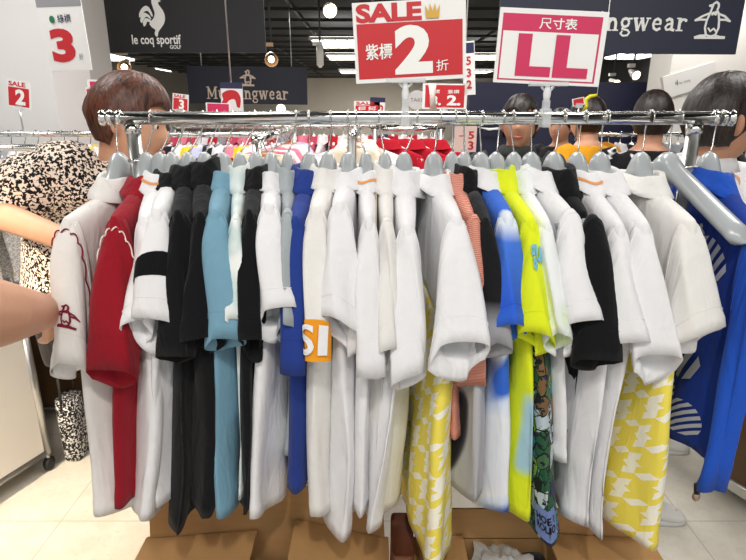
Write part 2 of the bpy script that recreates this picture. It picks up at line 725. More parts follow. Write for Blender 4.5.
fl = MB().box((0, 13, -0.05), (16, 36, 0.1)).build('floor', floor_mat(), smooth=False)
struct(fl)
ce = MB().box((0, 14, 3.35), (16, 34, 0.1)).build('ceiling', M_black, smooth=False)
struct(ce)
g = MB()
for i in range(27):
    g.box((0, 1.5 + i * 1.1, 2.93), (16, 0.035, 0.05))
for i in range(13):
    g.box((-7.2 + i * 1.2, 15, 2.97), (0.04, 30, 0.06))
struct(g.build('trim_1', M_grid, smooth=False))
struct(MB().box((0, 30.1, 1.7), (16, 0.2, 3.4)).build('wall_back', M_beige, smooth=False))
struct(MB().box((-8.05, 14, 1.7), (0.1, 34, 3.4)).build('wall_left', plain('grey_wall', (120, 116, 110), 0.8), smooth=False))
struct(MB().box((8.05, 14, 1.7), (0.1, 34, 3.4)).build('wall_right', plain('dark_wall', (46, 46, 50), 0.8), smooth=False))
# white column on the left; its return is coloured grey for the shade on it
xl = at(50, 60, 3.0).x
struct(MB().box((xl - 1.6, 3.2, 1.7), (3.2, 0.4, 3.4)).build('wall_column_left', M_white_wall, smooth=False))
struct(MB().box((xl - 0.25, 3.55, 1.7), (0.5, 0.3, 3.4)).build('trim_2', plain('shaded_white_paint', (188, 186, 182), 0.7), smooth=False))
xr = at(672, 60, 5.2).x
struct(MB().box((xr + 1.0, 5.4, 1.7), (2.0, 0.4, 3.4)).build('wall_column_right', plain('warm_white', (214, 210, 204), 0.7), smooth=False))
a_, b_ = at(470, 82, 6.0), at(672, 82, 6.0)
struct(MB().box(((a_.x + b_.x) / 2, 6.06, a_.z / 2), (b_.x - a_.x, 0.12, a_.z)).build('wall_partition', M_navy, smooth=False))

# ceiling fixtures
M_lampw = plain('lamp_white', (225, 222, 216), 0.4)
M_panel = plain('lit_panel', (255, 255, 255), 0.5, emit=(255, 253, 248), es=5.0)
panel_px = [(337, 42), (346, 56), (353, 71), (104, 57), (150, 70), (636, 55), (484, 56), (478, 71)]
for i, (px, py) in enumerate(panel_px):
    p = at_z(px, py, 2.9)
    where = ['largest lit ceiling panel above the far shop, right of the spotlights', 'second lit ceiling panel, just beyond the largest one', 'small far lit ceiling panel beside the red sale sign',
             'lit ceiling panel seen left below the black banner', 'long lit ceiling panel behind the spotlight on the left', 'lit ceiling panel under the navy banner on the right',
             'lit ceiling panel between the two rail signs', 'small far lit ceiling panel between the two rail signs'][i]
    t = thing('ceiling_light', where, 'ceiling light', tuple(p), 0, 'lit ceiling panels')
    DY = 1.7
    fr = MB()
    for k in range(5):
        fr.box((p.x - 0.5 + k * 0.25, p.y, p.z - 0.03), (0.02, DY, 0.02))
    fr.box((p.x, p.y - DY / 2 - 0.01, p.z - 0.02), (1.06, 0.02, 0.06)).box((p.x, p.y + DY / 2 + 0.01, p.z - 0.02), (1.06, 0.02, 0.06))
    fr.build('frame', M_lampw, t, smooth=False)
    MB().box((p.x, p.y, p.z), (1.02, DY, 0.03)).build('diffuser', M_panel, t, smooth=False)

M_bulb = plain('lit_bulb', (255, 240, 215), 0.3, emit=(255, 232, 196), es=9.0)
M_lampw = plain('lamp_white', (225, 222, 216), 0.4)
M_lampb = plain('lamp_bronze', (150, 124, 96), 0.35, 0.4)
for i, (px, py, Y, kind) in enumerate([(329, 9, 6.0, 'w'), (271, 58, 6.5, 'b'), (320, 57, 7.5, 'c'), (125, 66, 6.0, 'b'), (634, 74, 7.0, 'w'), (614, 83, 9.0, 'w')]):
    p = at(px, py, Y)
    lab = ['white ceiling spotlight lit towards the viewer, beside the red sale sign', 'bronze ceiling spotlight hanging at the lower right corner of the black banner', 'slim white cylinder spotlight pointing straight down',
           'bronze ceiling spotlight under the rooster banner', 'bright ceiling spotlight over the navy partition', 'smaller bright spotlight left of the bright one over the navy partition'][i]
    t = thing('ceiling_spotlight', lab, 'spotlight', tuple(p), 0, 'ceiling spotlights')
    s = Y / 6.5 * (0.55 if i >= 4 else 0.85)
    body = M_lampb if kind == 'b' else M_lampw
    MB().box((p.x - 0.03, p.y + 0.03, p.z + 0.16 * s), (0.12 * s, 0.06, 0.04)).build('mount', body, t, smooth=False)
    MB().tube([(p.x, p.y + 0.03, p.z + 0.14 * s), (p.x, p.y + 0.03, 2.93)], 0.012, 8).build('rod', M_grid, t)
    if kind == 'c':
        MB().tube([(p.x, p.y, p.z + 0.14 * s), (p.x, p.y, p.z - 0.1 * s)], 0.045 * s, 16).build('shade', body, t)
        MB().ball((p.x, p.y, p.z - 0.1 * s), 0.03 * s).build('bulb', plain('lamp_glass', (250, 245, 235), 0.3), t)
    else:
        d = Vector((0.2, -0.9, -0.35)).normalized()
        MB().tube([p - d * 0.12 * s + Vector((0, 0.03, 0.02)), p, p + d * 0.09 * s], [0.03 * s, 0.075 * s, 0.085 * s], 18, cap=False).build('shade', body, t)
        MB().ball(p + d * 0.055 * s, 0.062 * s if kind == 'w' else 0.04 * s).build('bulb', M_bulb, t)

# ------------------------------------------------------------------ banners and signs
b = Board('hanging_banner', 'black hanging banner with a white rooster emblem and lettering, upper left', 'banner', [(83, -60), (262, -60), (264, 52), (85, 53)], 4.0, 0.02, M_bannerblack)
X = lambda px: (px - 85) / 179.0
Yb = lambda py: (53 - py) / 113.0
b.shape('emblem', rooster2d(), M_txtwhite, (X(138), Yb(36.5), X(164), Yb(-4)))
b.text('lettering', 'le coq sportif', M_txtwhite, (X(128), Yb(47), X(178), Yb(34)), 0.02)
b.text('lettering', 'GOLF', M_txtwhite, (X(166), Yb(49), X(177.5), Yb(45)), 0.02)
MB().tube([b.c + Vector((-0.5, 0, b.h / 2)), b.c + Vector((-0.5, 0, 2.9 - b.c.z))], 0.006, 6).build('hanging_wire', M_steel, b.t)
MB().tube([b.c + Vector((0.5, 0, b.h / 2)), b.c + Vector((0.5, 0, 2.9 - b.c.z))], 0.006, 6).build('hanging_wire', M_steel, b.t)

b = Board('hanging_banner', 'smaller far dark blue banner with pale serif lettering and penguin emblem, left of centre', 'banner', [(188, 66), (307, 67), (307, 105), (188, 103)], 8.0, 0.03, M_bannernavy)
X = lambda px: (px - 188) / 119.0
Yb = lambda py: (104 - py) / 38.0
M_cream = plain('letter_cream', (236, 216, 200), 0.5)
b.shape('lettering', serif2d('Munsingwear'), M_cream, (X(206), Yb(103), X(288), Yb(86)))
b.shape('emblem', penguin2d(0.09), M_cream, (X(240), Yb(86), X(256), Yb(69)))
for sx_ in (-0.6, 0.6):
    MB().tube([b.c + Vector((sx_, 0.01, b.h / 2)), (b.c.x + sx_, b.c.y + 0.01, 2.92)], 0.006, 6).build('hanging_wire', M_steel, b.t)
b = Board('hanging_banner', 'large dark navy banner with white serif lettering and penguin emblem, upper right', 'banner', [(500, -40), (750, -40), (738, 55), (500, 52)], 3.4, 0.02, M_bannernavy)
X = lambda px: (px - 500) / 244.0
Yb = lambda py: (53.5 - py) / 94.0
b.shape('lettering', serif2d('Munsingwear'), M_txtwhite, (X(538), Yb(36), X(689), Yb(10)))
b.shape('emblem', penguin2d(0.06), M_txtwhite, (X(696), Yb(38), X(733), Yb(-1)))
for sx_ in (-0.6, 0.6):
    MB().tube([b.c + Vector((sx_, 0.01, b.h / 2)), (b.c.x + sx_, b.c.y + 0.01, 2.92)], 0.006, 6).build('hanging_wire', M_steel, b.t)

# the big 3 sign hanging on the left
b = Board('hanging_price_sign', 'large white hanging sign with a red 3 and grey header, beside the white column', 'sign', [(34, -38), (78, -38), (88, 69), (43, 72)], 2.2, 0.006)
b.rect('header', (0, 0.6, 1, 1), plain('sign_grey', (150, 150, 156), 0.5))
b.text('numeral', '3', M_red, (0.17, 0.08, 0.70, 0.40), 0.05)
b.text('lettering', '綠標', M_navytxt, (0.42, 0.45, 0.72, 0.53), 0.01)
b.text('lettering', '折', M_txtgrey, (0.76, 0.10, 0.86, 0.16))
b.shape('dot', strokes2d([([(0, 0)], 1)], 16), M_green, (0.24, 0.45, 0.36, 0.52))
MB().tube([b.c + Vector((0, 0.004, b.h / 2)), b.c + Vector((0, 0.004, 2.92 - b.c.z))], 0.004, 6).build('hanging_wire', M_steel, b.t)


def sale_sign(name, label, quad, Y, numeral, m=M_red, group=None, sale=True):
    b = Board(name, label, 'sign', quad, Y, 0.003, group=group)
    b.rect('colour_panel', (0.06, 0.06, 0.94, 0.74 if sale else 0.94), m)
    if sale:
        b.text('lettering', 'SALE', m, (0.08, 0.78, 0.8, 0.95), 0.03)
    if numeral:
        b.text('numeral', numeral, M_txtwhite, (0.34, 0.12, 0.80, 0.68), 0.04, keep=True)
    return b


def sign_post(b, z0):
    p = b.c - b.ey * b.h / 2
    MB().tube([(p.x, p.y, p.z), (p.x, p.y, z0)], 0.004, 6).build('sign_stem', M_steel, b.t)
    MB().box((p.x, p.y, p.z), (0.03, 0.012, 0.02)).build('clip', M_clear, b.t, smooth=False)


b = sale_sign('sale_sign', 'small white and red sale sign with a 2 above the far left rail', [(6, 79), (31, 82), (30, 110), (8, 106)], 2.45, '2')
sign_post(b, 1.415)
b = sale_sign('price_card', 'pink topped price card behind the hair of the person in the print blouse', [(89, 79), (126, 81), (126, 112), (89, 112)], 2.6, '', M_pink, sale=False)
sign_post(b, 1.41)
b = sale_sign('price_card', 'narrow red edged price card left of the pink topped card', [(85, 88), (100, 88), (101, 115), (88, 113)], 2.6, '', M_red, sale=False)
sign_post(b, 1.41)
b = sale_sign('sale_sign', 'small red sale sign with a white 3, left of the dark blue banner', [(173, 93), (189, 95), (188, 112), (172, 110)], 2.6, '3')
sign_post(b, 1.41)
b = sale_sign('price_card', 'white and pink price card above the rail under the dark blue banner', [(206, 102), (231, 104), (230, 116), (206, 116)], 2.6, '', M_pink, sale=False)
sign_post(b, 1.41)
b = Board('hanging_poster', 'white hanging poster with navy header and red picture in front of the dark blue banner', 'poster', [(221, 82), (243, 83), (243, 116), (221, 116)], 3.6, 0.004)
b.rect('header', (0, 0.82, 1, 1), M_navytxt)
b.shape('picture', (smooth_poly([(0, .3), (.1, .5), (.05, .8), (.4, 1), (.8, .95), (1, .6), (.95, .1), (.8, .1), (.7, .5), (.4, .45), (.2, .2)], 3), [tuple(range(33))]), M_red, (0.02, 0.25, 0.9, 0.78))
MB().tube([b.c + Vector((0, 0.003, b.h / 2)), b.c + Vector((0, 0.003, 2.92 - b.c.z))], 0.005, 6).build('hanging_wire', M_steel, b.t)
b = sale_sign('sale_sign', 'wide red sale sign with white characters behind the large sale sign clip', [(354, 101), (380, 101), (380, 118), (354, 118)], 3.3, '')
b.text('lettering', '標 標', M_txtwhite, (0.15, 0.45, 0.85, 0.68), 0.02)
sign_post(b, 1.41)
b = Board('price_card', 'small white card with navy header beside the wide red sale sign', 'sign', [(370, 97), (385, 98), (385, 116), (370, 116)], 3.3, 0.003)
b.rect('header', (0, 0.75, 1, 1), M_navytxt)
b.text('lettering', '32', M_red, (0.3, 0.1, 0.9, 0.6), 0.02)
sign_post(b, 1.41)
b = sale_sign('sale_sign', 'red sign with white 3 and 2 behind the rail, white tape across it', [(423, 83), (468, 84), (466, 109), (422, 109)], 2.9, '', m=M_red, sale=False)
b.text('numeral', '3.', M_txtwhite, (0.20, 0.14, 0.42, 0.52), 0.04)
b.text('numeral', '2.', M_txtwhite, (0.55, 0.14, 0.86, 0.55), 0.04)
b.text('lettering', '綠標', M_txtwhite, (0.16, 0.6, 0.38, 0.76), 0.01)
b.text('lettering', '紫標', M_txtwhite, (0.56, 0.6, 0.82, 0.76), 0.01)
mb = MB()
pp = [b.o + b.ex * b.w * x + b.ey * b.h * y + b.n * 0.004 for x, y in ((.12, 1.0), (.30, 1.0), (.28, .5), (.33, -.1), (.18, -.1), (.16, .5))]
mb.add(pp, [(0, 1, 2, 5), (5, 2, 3, 4)])
mb.build('tape', plain('white_tape', (240, 225, 215), 0.4), b.t, solid=0.0006)
sign_post(b, 1.41)
b = Board('hanging_price_list', 'narrow white hanging price list with navy top beside the large sale sign', 'sign', [(463, 42), (476, 40), (474, 95), (463, 95)], 2.9, 0.003)
b.rect('header', (0.05, 0.78, 0.95, 0.97), M_navytxt)
for k, s_ in enumerate('532'):
    b.text('numeral', s_, M_red, (0.2, 0.56 - k * 0.22, 0.75, 0.72 - k * 0.22), 0.03, True)
MB().tube([b.c + Vector((-0.02, 0.003, b.h / 2)), b.c + Vector((-0.02, 0.003, 2.92 - b.c.z))], 0.003, 6).build('hanging_wire', M_txtwhite, b.t)
b = Board('price_list_stand', 'pale pink price list with red figures seen just under the rail', 'sign', [(455, 126), (477, 126), (476, 152), (454, 152)], 2.1, 0.003, plain('pink_card', (246, 214, 206), 0.5))
b.text('numeral', '5', M_red, (0.62, 0.5, 0.88, 0.8), 0.03)
b.text('numeral', '3', M_red, (0.62, 0.08, 0.88, 0.42), 0.03)
b.rect('rule', (0.2, 0.6, 0.4, 0.64), M_red)
sign_post(b, 0.0)
b = Board('fascia_sign', 'white fascia board with a tiny dark emblem on the right hand column', 'sign', [(664, 77), (716, 61), (716, 84), (664, 99)], 5.19, 0.05, plain('fascia_white', (205, 203, 200), 0.5))
b.shape('emblem', rooster2d(), M_txtgrey, (0.22, 0.40, 0.28, 0.7))
b.text('lettering', 'le coq', M_txtgrey, (0.3, 0.42, 0.5, 0.58))
# round white lamp / shop dots
for (px, py, Y, r, lab) in [(281, 109, 5.0, 4.5, 'small round white lamp glowing beyond the rail below the dark blue banner'), (417, 100, 3.4, 9, 'round white hanging sign behind the sale sign clip')]:
    p = at(px, py, Y)
    rr = r / F * Y
    if r < 6:
        t = thing('table_lamp', lab, 'lamp', (p.x, p.y, p.z - rr))
        MB().ball(p, rr).build('globe', plain('globe_lamp', (255, 255, 250), 0.4, emit=(255, 250, 240), es=1.5), t)
        MB().tube([p - Vector((0, 0, rr)), (p.x, p.y, 0.0)], 0.01, 8).build('stem', M_steel, t)
    else:
        t = thing('round_sign', lab, 'sign', (p.x, p.y, p.z - rr))
        MB().lathe([(0.001, 0), (rr, 0), (rr, 0.006), (0.001, 0.006)], p, 28, axis='Y').build('board', plain('round_sign_grey', (205, 205, 203), 0.5), t, smooth=False)
        MB().tube([p + Vector((0, 0.003, -rr)), (p.x, p.y + 0.003, 1.40)], 0.004, 6).build('sign_stem', M_steel, t)
        vs, fs = text2d('TAKE', 1.0, 0.0)
        vs = fit(vs, -rr * 0.7, -rr * 0.2, rr * 0.7, rr * 0.2)
        MB().add([p + Vector((x, -0.001, y)) for x, y in vs], fs).build('lettering', M_txtgrey, t, smooth=False)

# ------------------------------------------------------------------ front rack
YR = 1.15
ZR = at(373, 118, YR).z
xL, xRt = at(107, 118, YR).x, at(727, 118, YR).x
pl_, pr_ = at(133, 130, YR).x, at(694, 130, YR).x
rk = thing('clothes_rack', 'chrome clothes rack in the foreground carrying the row of polo shirts', 'rack', (0, YR, 0))
MB().tube([(xL, YR, ZR), (xRt, YR, ZR)], 0.0128, 20).build('rail', M_chrome, rk)
for xs in (pl_, pr_):
    MB().tube([(xs, YR, ZR - 0.005), (xs, YR, 0.06)], 0.0135, 18).build('post', M_steel, rk)
    MB().tube([(xs, YR, ZR - 0.03), (xs, YR, ZR - 0.012)], 0.016, 18).build('collar', M_chrome, rk)
    MB().tube([(xs, YR - 0.015, 0.05), (xs, YR + 0.42, 0.05)], 0.016, 14).build('foot', M_steel, rk)
    for sy in (-0.0, 0.40):
        cst = MB().lathe([(0.005, -0.014), (0.02, -0.014), (0.024, -0.008), (0.024, 0.008), (0.02, 0.014), (0.005, 0.014)], (xs, YR + sy, 0.024), 16, axis='X').build('caster', plain('black_rubber', (28, 28, 30), 0.6), rk)
for xs, s in ((xL, -1), (xRt, 1)):
    MB().lathe([(0.003, -0.03), (0.013, -0.03), (0.015, -0.027), (0.015, -0.02), (0.0125, -0.019), (0.0125, -0.012), (0.015, -0.011), (0.015, -0.004), (0.012, -0.002), (0.012, 0.004), (0.0155, 0.006), (0.0155, 0.012), (0.009, 0.015), (0.003, 0.015)] if s > 0 else
               [(0.003, 0.03), (0.013, 0.03), (0.015, 0.027), (0.015, 0.02), (0.0125, 0.019), (0.0125, 0.012), (0.015, 0.011), (0.015, 0.004), (0.012, 0.002), (0.012, -0.004), (0.0155, -0.006), (0.0155, -0.012), (0.009, -0.015), (0.003, -0.015)],
               (xs, YR, ZR), 18, axis='X').build('end_cap', M_chrome, rk)
MB().tube([(pl_, YR, 0.16), (pr_, YR, 0.16)], 0.011, 14).build('lower_bar', M_steel, rk)
MB().tube([(pr_ - 0.03, YR - 0.008, 1.405), (pr_, YR - 0.015, 1.408), (pr_ + 0.05, YR - 0.008, 1.402)], 0.0028, 8).build('side_hook', M_chrome, rk)
MB().tube([(pl_ - 0.01, YR - 0.015, 1.42), (pl_ + 0.015, YR - 0.016, 1.42)], 0.004, 8).build('side_hook', M_chrome, rk)


# sign clips and rail signs
def rail_sign(label, quad, clip_px):
    b = Board('rail_sign', label, 'sign', quad, YR - 0.005, 0.004, group='signs clipped to the front rail')
    xc = at(clip_px, 118, YR).x
    zb = (b.c - b.ey * b.h / 2).z
    MB().box((xc, YR, ZR), (0.017, 0.030, 0.036)).build('clip', M_clear, b.t, smooth=False, bevel=0.003)
    MB().box((xc, YR, ZR + 0.024), (0.013, 0.014, 0.02)).build('clip', M_clear, b.t, smooth=False, bevel=0.002)
    MB().tube([(xc, YR, ZR + 0.03), (xc, YR, ZR + 0.04), (xc, YR, ZR + 0.047), (xc, YR, ZR + 0.056), (xc, YR, zb)], [0.005, 0.007, 0.0075, 0.005, 0.004], 12).build('ball_joint', plain('milky_plastic', (230, 232, 234), 0.25), b.t)
    mb = MB()
    mb.tube([(xc, YR, zb - 0.016), (xc - 0.012, YR, zb - 0.004)], 0.0025, 8).tube([(xc, YR, zb - 0.016), (xc + 0.012, YR, zb - 0.004)], 0.0025, 8)
    mb.box((xc, YR - 0.004, zb + 0.001), (0.075, 0.010, 0.008))
    mb.build('gripper', M_clear, b.t, smooth=False)
    return b


b = rail_sign('white and red sale sign with a large 2, clipped to the front rail', [(352, 3), (467, -3), (465, 78), (356, 84)], 405)
b.rect('colour_panel', (0.03, 0.05, 0.97, 0.74), M_red)
b.text('lettering', 'SALE', M_red, (0.03, 0.75, 0.61, 0.98), 0.045)
b.text('numeral', '2', M_txtwhite, (0.36, 0.09, 0.70, 0.70), 0.05)
b.text('lettering', '紫標', M_txtwhite, (0.10, 0.29, 0.34, 0.49), 0.015)
b.text('lettering', '折', M_txtwhite, (0.73, 0.11, 0.84, 0.25), 0.005)
crown = [(0, .1), (1, .1), (1.06, .75), (.78, .4), (.7, .85), (.5, .45), (.3, .85), (.22, .4), (-.06, .75)]
b.shape('crown', (crown, [tuple(range(9))]), M_gold, (0.64, 0.77, 0.77, 0.95))
bp = b.o + b.ex * b.w * 0.98
b = rail_sign('white and pink size sign reading LL, clipped to the front rail', [(499, 7), (607, 12), (601, 87), (495, 82)], 545)
b.rect('colour_panel', (0.03, 0.04, 0.95, 0.93), M_pink)
b.rect('inner_panel', (0.045, 0.06, 0.93, 0.70), M_signwhite)
b.text('lettering', '尺寸表', M_txtwhite, (0.37, 0.74, 0.72, 0.89), 0.015)
b.text('lettering', 'L', M_pink, (0.19, 0.10, 0.52, 0.67), 0.05)
b.text('lettering', 'L', M_pink, (0.54, 0.10, 0.87, 0.67), 0.05)

# ------------------------------------------------------------------ hangers and shirts
M_hgrey = plain('grey_hanger_plastic', (170, 176, 178), 0.28, coat=0.4)
M_hook = metal('hook_wire', (205, 203, 198), 0.2)
ZN = at(373, 160, YR).z            # height of a hanger's neck
RAILH = ZR - ZN


def hook_path(h, dx, r=0.0145):
    """from the neck up and over the rail (rail centre is dx to the side, h above)"""
    pts = [(0, 0, -0.01), (0.0, 0.0, 0.012), (dx * 0.35, 0.004, h * 0.35), (dx * 0.8, 0.013, h * 0.7)]
    for k in range(9):
        a = -0.35 + (PI + 1.0) * k / 8
        pts.append((dx, r * math.cos(a), h + r * math.sin(a)))
    return pts


def make_hanger(label, loc, rz, dx, h, ztip, th=0.017, halfspan=0.192, wide=False, group='grey plastic hangers on the front rail'):
    t = thing('clothes_hanger', label, 'hanger', loc, rz, group)
    rings = []
    n = 30
    for i in range(n + 1):
        u = -1 + 2 * i / n
        y = halfspan * u
        au = abs(u)
        zc = -0.014 + (ztip + 0.014) * (max(0, au - 0.08) / 0.92) ** (1.1 if wide else 0.75)
        xf = 0.018 * au * au if wide else 0.0
        hh = 0.017 + 0.004 * (1 - au) ** 2
        hx = th * ((0.85 + 0.35 * au) if wide else (0.95 - 0.2 * au))
        if au > 0.93:
            k = math.sqrt(max(0.02, 1 - ((au - 0.93) / 0.07) ** 2))
            hh *= k
            hx *= k
        if au < 0.17:
            hh += 0.014 * math.cos(au / 0.17 * PI / 2)
            hx *= 1.0 + 0.12 * math.cos(au / 0.17 * PI / 2)
        ring = []
        for k in range(14):
            a = 2 * PI * k / 14
            ring.append((xf + hx * math.cos(a), y, zc - 0.004 + hh * math.sin(a)))
        rings.append(ring)
    MB().loft(rings).build('hanger_body', M_hgrey, t, world=False)
    MB().tube(hook_path(h, dx), 0.0017, 8).build('hook', M_hook, t, world=False)
    return t


def solve_yaw(Xn, tipx, tipy, span):
    best = None
    for k in range(-60, 61):
        a = math.radians(k)
        y = YR - span * math.cos(a)
        x = Xn + span * math.sin(a)
        w = at(tipx, tipy, y)
        e = abs(w.x - x)
        if best is None or e < best[0]:
            best = (e, a, w)
    return best[1], best[2]


def smooth01(t):
    t = max(0.0, min(1.0, t))
    return t * t * (3 - 2 * t)


def bez(a, b, c, d, t):
    u = 1 - t
    return a * u ** 3 + b * 3 * u * u * t + c * 3 * u * t * t + d * t ** 3


class Shirt:
    """surface of a shirt on a hanger. local axes: x across the rail row, -y towards the aisle, z up; origin at the hanger neck"""

    def __init__(s, ztip, zhem, sleeve_c, sleeve_a, zs, droop, dxh, T0=0.019, Th=0.024, seed=0, fold=0.010, L=0.212, flare=1.0, yoff=0.0, tilt=0.0, dz0=0.0):
        s.dz0 = dz0
        s.ztip, s.zhem, s.sc, s.sa, s.zs, s.droop, s.dxh = ztip, zhem, sleeve_c, sleeve_a, zs, droop, dxh
        s.T0, s.Th, s.seed, s.fold, s.L, s.flare = T0, Th, seed, fold, L, flare
        s.tilt = tilt
        r = random.Random(seed)
        s.p1, s.p2, s.p3 = r.uniform(0, 6.28), r.uniform(0, 6.28), r.uniform(0, 6.28)
        s.k1 = r.uniform(18, 30)
        s.ch = r.uniform(0.8, 1.3)
        s.cdz = r.uniform(-0.003, 0.004)
        s.curl = r.choice((-1, 1)) * r.uniform(0.004, 0.014)
        s.q = r.choice((-1, 1)) * r.uniform(0.4, 1)

    def ztop(s, y):
        a = abs(y) / s.L
        c0 = -0.050 + s.dz0
        return c0 + (s.ztip - c0) * max(0.0, (a - 0.16) / 0.84) ** 1.1

    def body(s, th, t):
        """th loop angle (0 = far end, pi = near end), t 0..1 down the body"""
        c, sn = math.cos(th), math.sin(th)
        L = s.L * (1.0 - 0.05 * smooth01(t * 3) + 0.05 * t) * (1 + (s.flare - 1) * t)
        y = L * (abs(c) ** 0.9) * (1 if c > 0 else -1)
        T = s.T0 + (s.Th - s.T0) * t
        x = T * (abs(sn) ** (0.62 + 0.5 * t)) * (1 if sn > 0 else -1)
        w = 0.15 + 0.85 * (1 - y / s.L) / 2
        x += s.dxh * (t ** 1.15) * w
        nr = max(0.0, -y / s.L)
        x += s.curl * nr ** 3 * smooth01(t * 1.3) * math.sin(2.5 * t + s.p3)
        x += 0.010 * t * noise.noise(Vector((y * 14, t * 3.0 + s.p1 * 7, s.p2 * 5 + (3 if sn > 0 else 0))))
        A = s.fold * smooth01(t * 1.5)
        x += A * math.sin(s.k1 * y + s.p1 + 2.2 * t) * 0.8 + A * 0.5 * math.sin(51 * y + s.p2 - 3 * t)
        x += 0.35 * A * math.sin(80 * y + s.p3 + 4 * t) * (1 if sn > 0 else -0.6)
        y += 0.010 * smooth01(t) * math.sin(5 * t + s.p2)
        zt = s.ztop(y * 0.999)
        zh = s.zhem + 0.014 * (y / s.L) * s.q + 0.006 * math.sin(30 * y + s.p3) - 0.012 * (1 - (y / s.L) ** 2) - 0.012 * nr ** 6 * (0.5 + s.q)
        z = zt + (zh - zt) * t
        return Vector((x, y, z))

    def body_mesh(s, t0=0.0, t1=1.0, rows=26, n=56, grow=0.0, top=True):
        rings = []
        if top and t0 == 0.0:
            for k, (fx, dz) in enumerate([(0.0, 0.019), (0.5, 0.0170), (0.85, 0.010)]):
                ring = []
                for i in range(n):
                    p = s.body(2 * PI * i / n, 0.0)
                    ring.append(Vector((p.x * fx, p.y * (0.97 + 0.01 * k), p.z + dz)))
                rings.append(ring)
        for r in range(rows + 1):
            t = t0 + (t1 - t0) * r / rows
            g_ = grow
            if t1 == 1.0 and grow == 0.0 and t > 0.955:
                g_ = 0.0012
            ring = []
            for i in range(n):
                th = 2 * PI * i / n
                p = s.body(th, t)
                if g_:
                    p = p + Vector((math.copysign(g_, math.sin(th)) if abs(math.sin(th)) > 0.05 else 0, -math.copysign(g_, -math.cos(th)) if abs(math.cos(th)) > 0.6 else 0, 0))
                ring.append(p)
            rings.append(ring)
        return MB().loft(rings, cap=False)

    def sleeve(s, ps, t, side=-1, grow=0.0):
        """ps angle round the sleeve (pi/2 = outer/upper line), t 0..1 from armhole to cuff"""
        zt = s.ztip
        yO0, yI0 = 0.186, 0.196
        scy = s.sc[1]
        O = bez(Vector((0, -yO0, zt + 0.020)), Vector((0, -0.222, zt + 0.014)), Vector((0, -0.236, zt - 0.05)), Vector((s.sc[0], scy - 0.018, s.zs)), t)
        I = bez(Vector((0, -yI0, zt - 0.17)), Vector((0, -yI0 - 0.002, zt - 0.2)), Vector((s.sc[0] * .7, scy + 0.02, s.zs + 0.02 - s.droop * .5)), Vector((s.sc[0], scy + 0.022, s.zs - s.droop)), t)
        C = (O + I) / 2
        H = (O - I) / 2
        a = s.T0 * 1.12 + (s.sa - s.T0 * 1.12) * min(1.0, t * 1.08)
        cp, sp = math.cos(ps), math.sin(ps)
        a = a + grow
        w = 1.0
        Hn = H.normalized()
        kk = smooth01((t - 0.45) / 0.55)
        xs = 0.0
        if sp < 0:
            a_v = a * (1 - 0.75 * kk * (-sp) ** 1.2)
            xs = 0.45 * a * s.q * kk * (-sp) ** 1.2
            ex = 0.85 + 0.5 * kk
        else:
            a_v, ex = a, 0.85 - 0.25 * kk
        p = C + H * (abs(sp) ** ex) * (1 if sp > 0 else -1) * w + Vector((a_v * (abs(cp) ** 0.85) * (1 if cp > 0 else -1) + xs, 0, 0))
        p.z += s.tilt * cp * kk * 0.5
        A = 0.0065 * smooth01(t * 1.4)
        p.x += A * math.sin(3 * ps + s.p1 + 3 * t)
        p.y += A * math.sin(2 * ps + s.p2 + 5 * t)
        p += Hn * (grow * (1 if sp > 0.2 else (-1 if sp < -0.2 else 0)))
        if side > 0:
            p = Vector((p.x * 0.8, -p.y, p.z))
        return p

    def sleeve_mesh(s, t0=0.0, t1=1.0, rows=18, n=32, side=-1, grow=0.0):
        rings = []
        for r in range(rows + 1):
            t = t0 + (t1 - t0) * r / rows
            g_ = grow + (0.0020 if (t > 0.9 and t1 == 1.0) else 0)
            rings.append([s.sleeve(2 * PI * i / n, t, side, g_) for i in range(n)])
        return MB().loft(rings, cap=False)

    def collar_ring(s, k, n=40, grow=0.0, wide=1.0):
        # profile of stand and fold: (outset, height)
        prof = [(-0.002, -0.014), (-0.001, 0.012), (0.001, 0.020), (0.005, 0.024), (0.011, 0.0225), (0.018, 0.014), (0.026, 0.007), (0.034, 0.003)]
        o, h = prof[k]
        ring = []
        for i in range(n):
            a = 2 * PI * i / n
            front = max(0.0, math.cos(a))             # +x = the front, with the points
            sl = abs(math.sin(a))
            y = (0.058 + o * 1.45 + grow) * math.sin(a)
            rx = (0.0215 + o * 0.62) * wide * min(1.15, s.T0 / 0.019) + grow
            fl = (0.0, 0.5, 0.75, 0.8, 0.75, 0.5, 0.2, 0.0)[k]
            zs_ = s.ztop(y) * (1 - fl) + (s.ztop(0) - 0.008) * fl + 0.019 + h * s.ch + grow * 0.6 + 0.006 * s.q * math.cos(a)
            drop = 0.0
            if k >= 5:
                drop = ((k - 4) / 3) * (0.008 * (1 - sl ** 1.6) + 0.034 * front ** 3)
            zz = zs_ - drop + 0.0015 * math.sin(5 * a + s.p1)
            if k >= 5:
                zz -= 0.010 * ((k - 4) / 3) * max(0.0, -math.sin(a)) ** 2
            zz += s.cdz
            ring.append(Vector((rx * math.cos(a) * (1 + 0.06 * math.sin(3 * a + s.p2)), y, zz)))
        return ring

    def collar_mesh(s, k0=0, k1=7, grow=0.0):
        return MB().loft([s.collar_ring(k, grow=grow) for k in range(k0, k1 + 1)], cap=False)


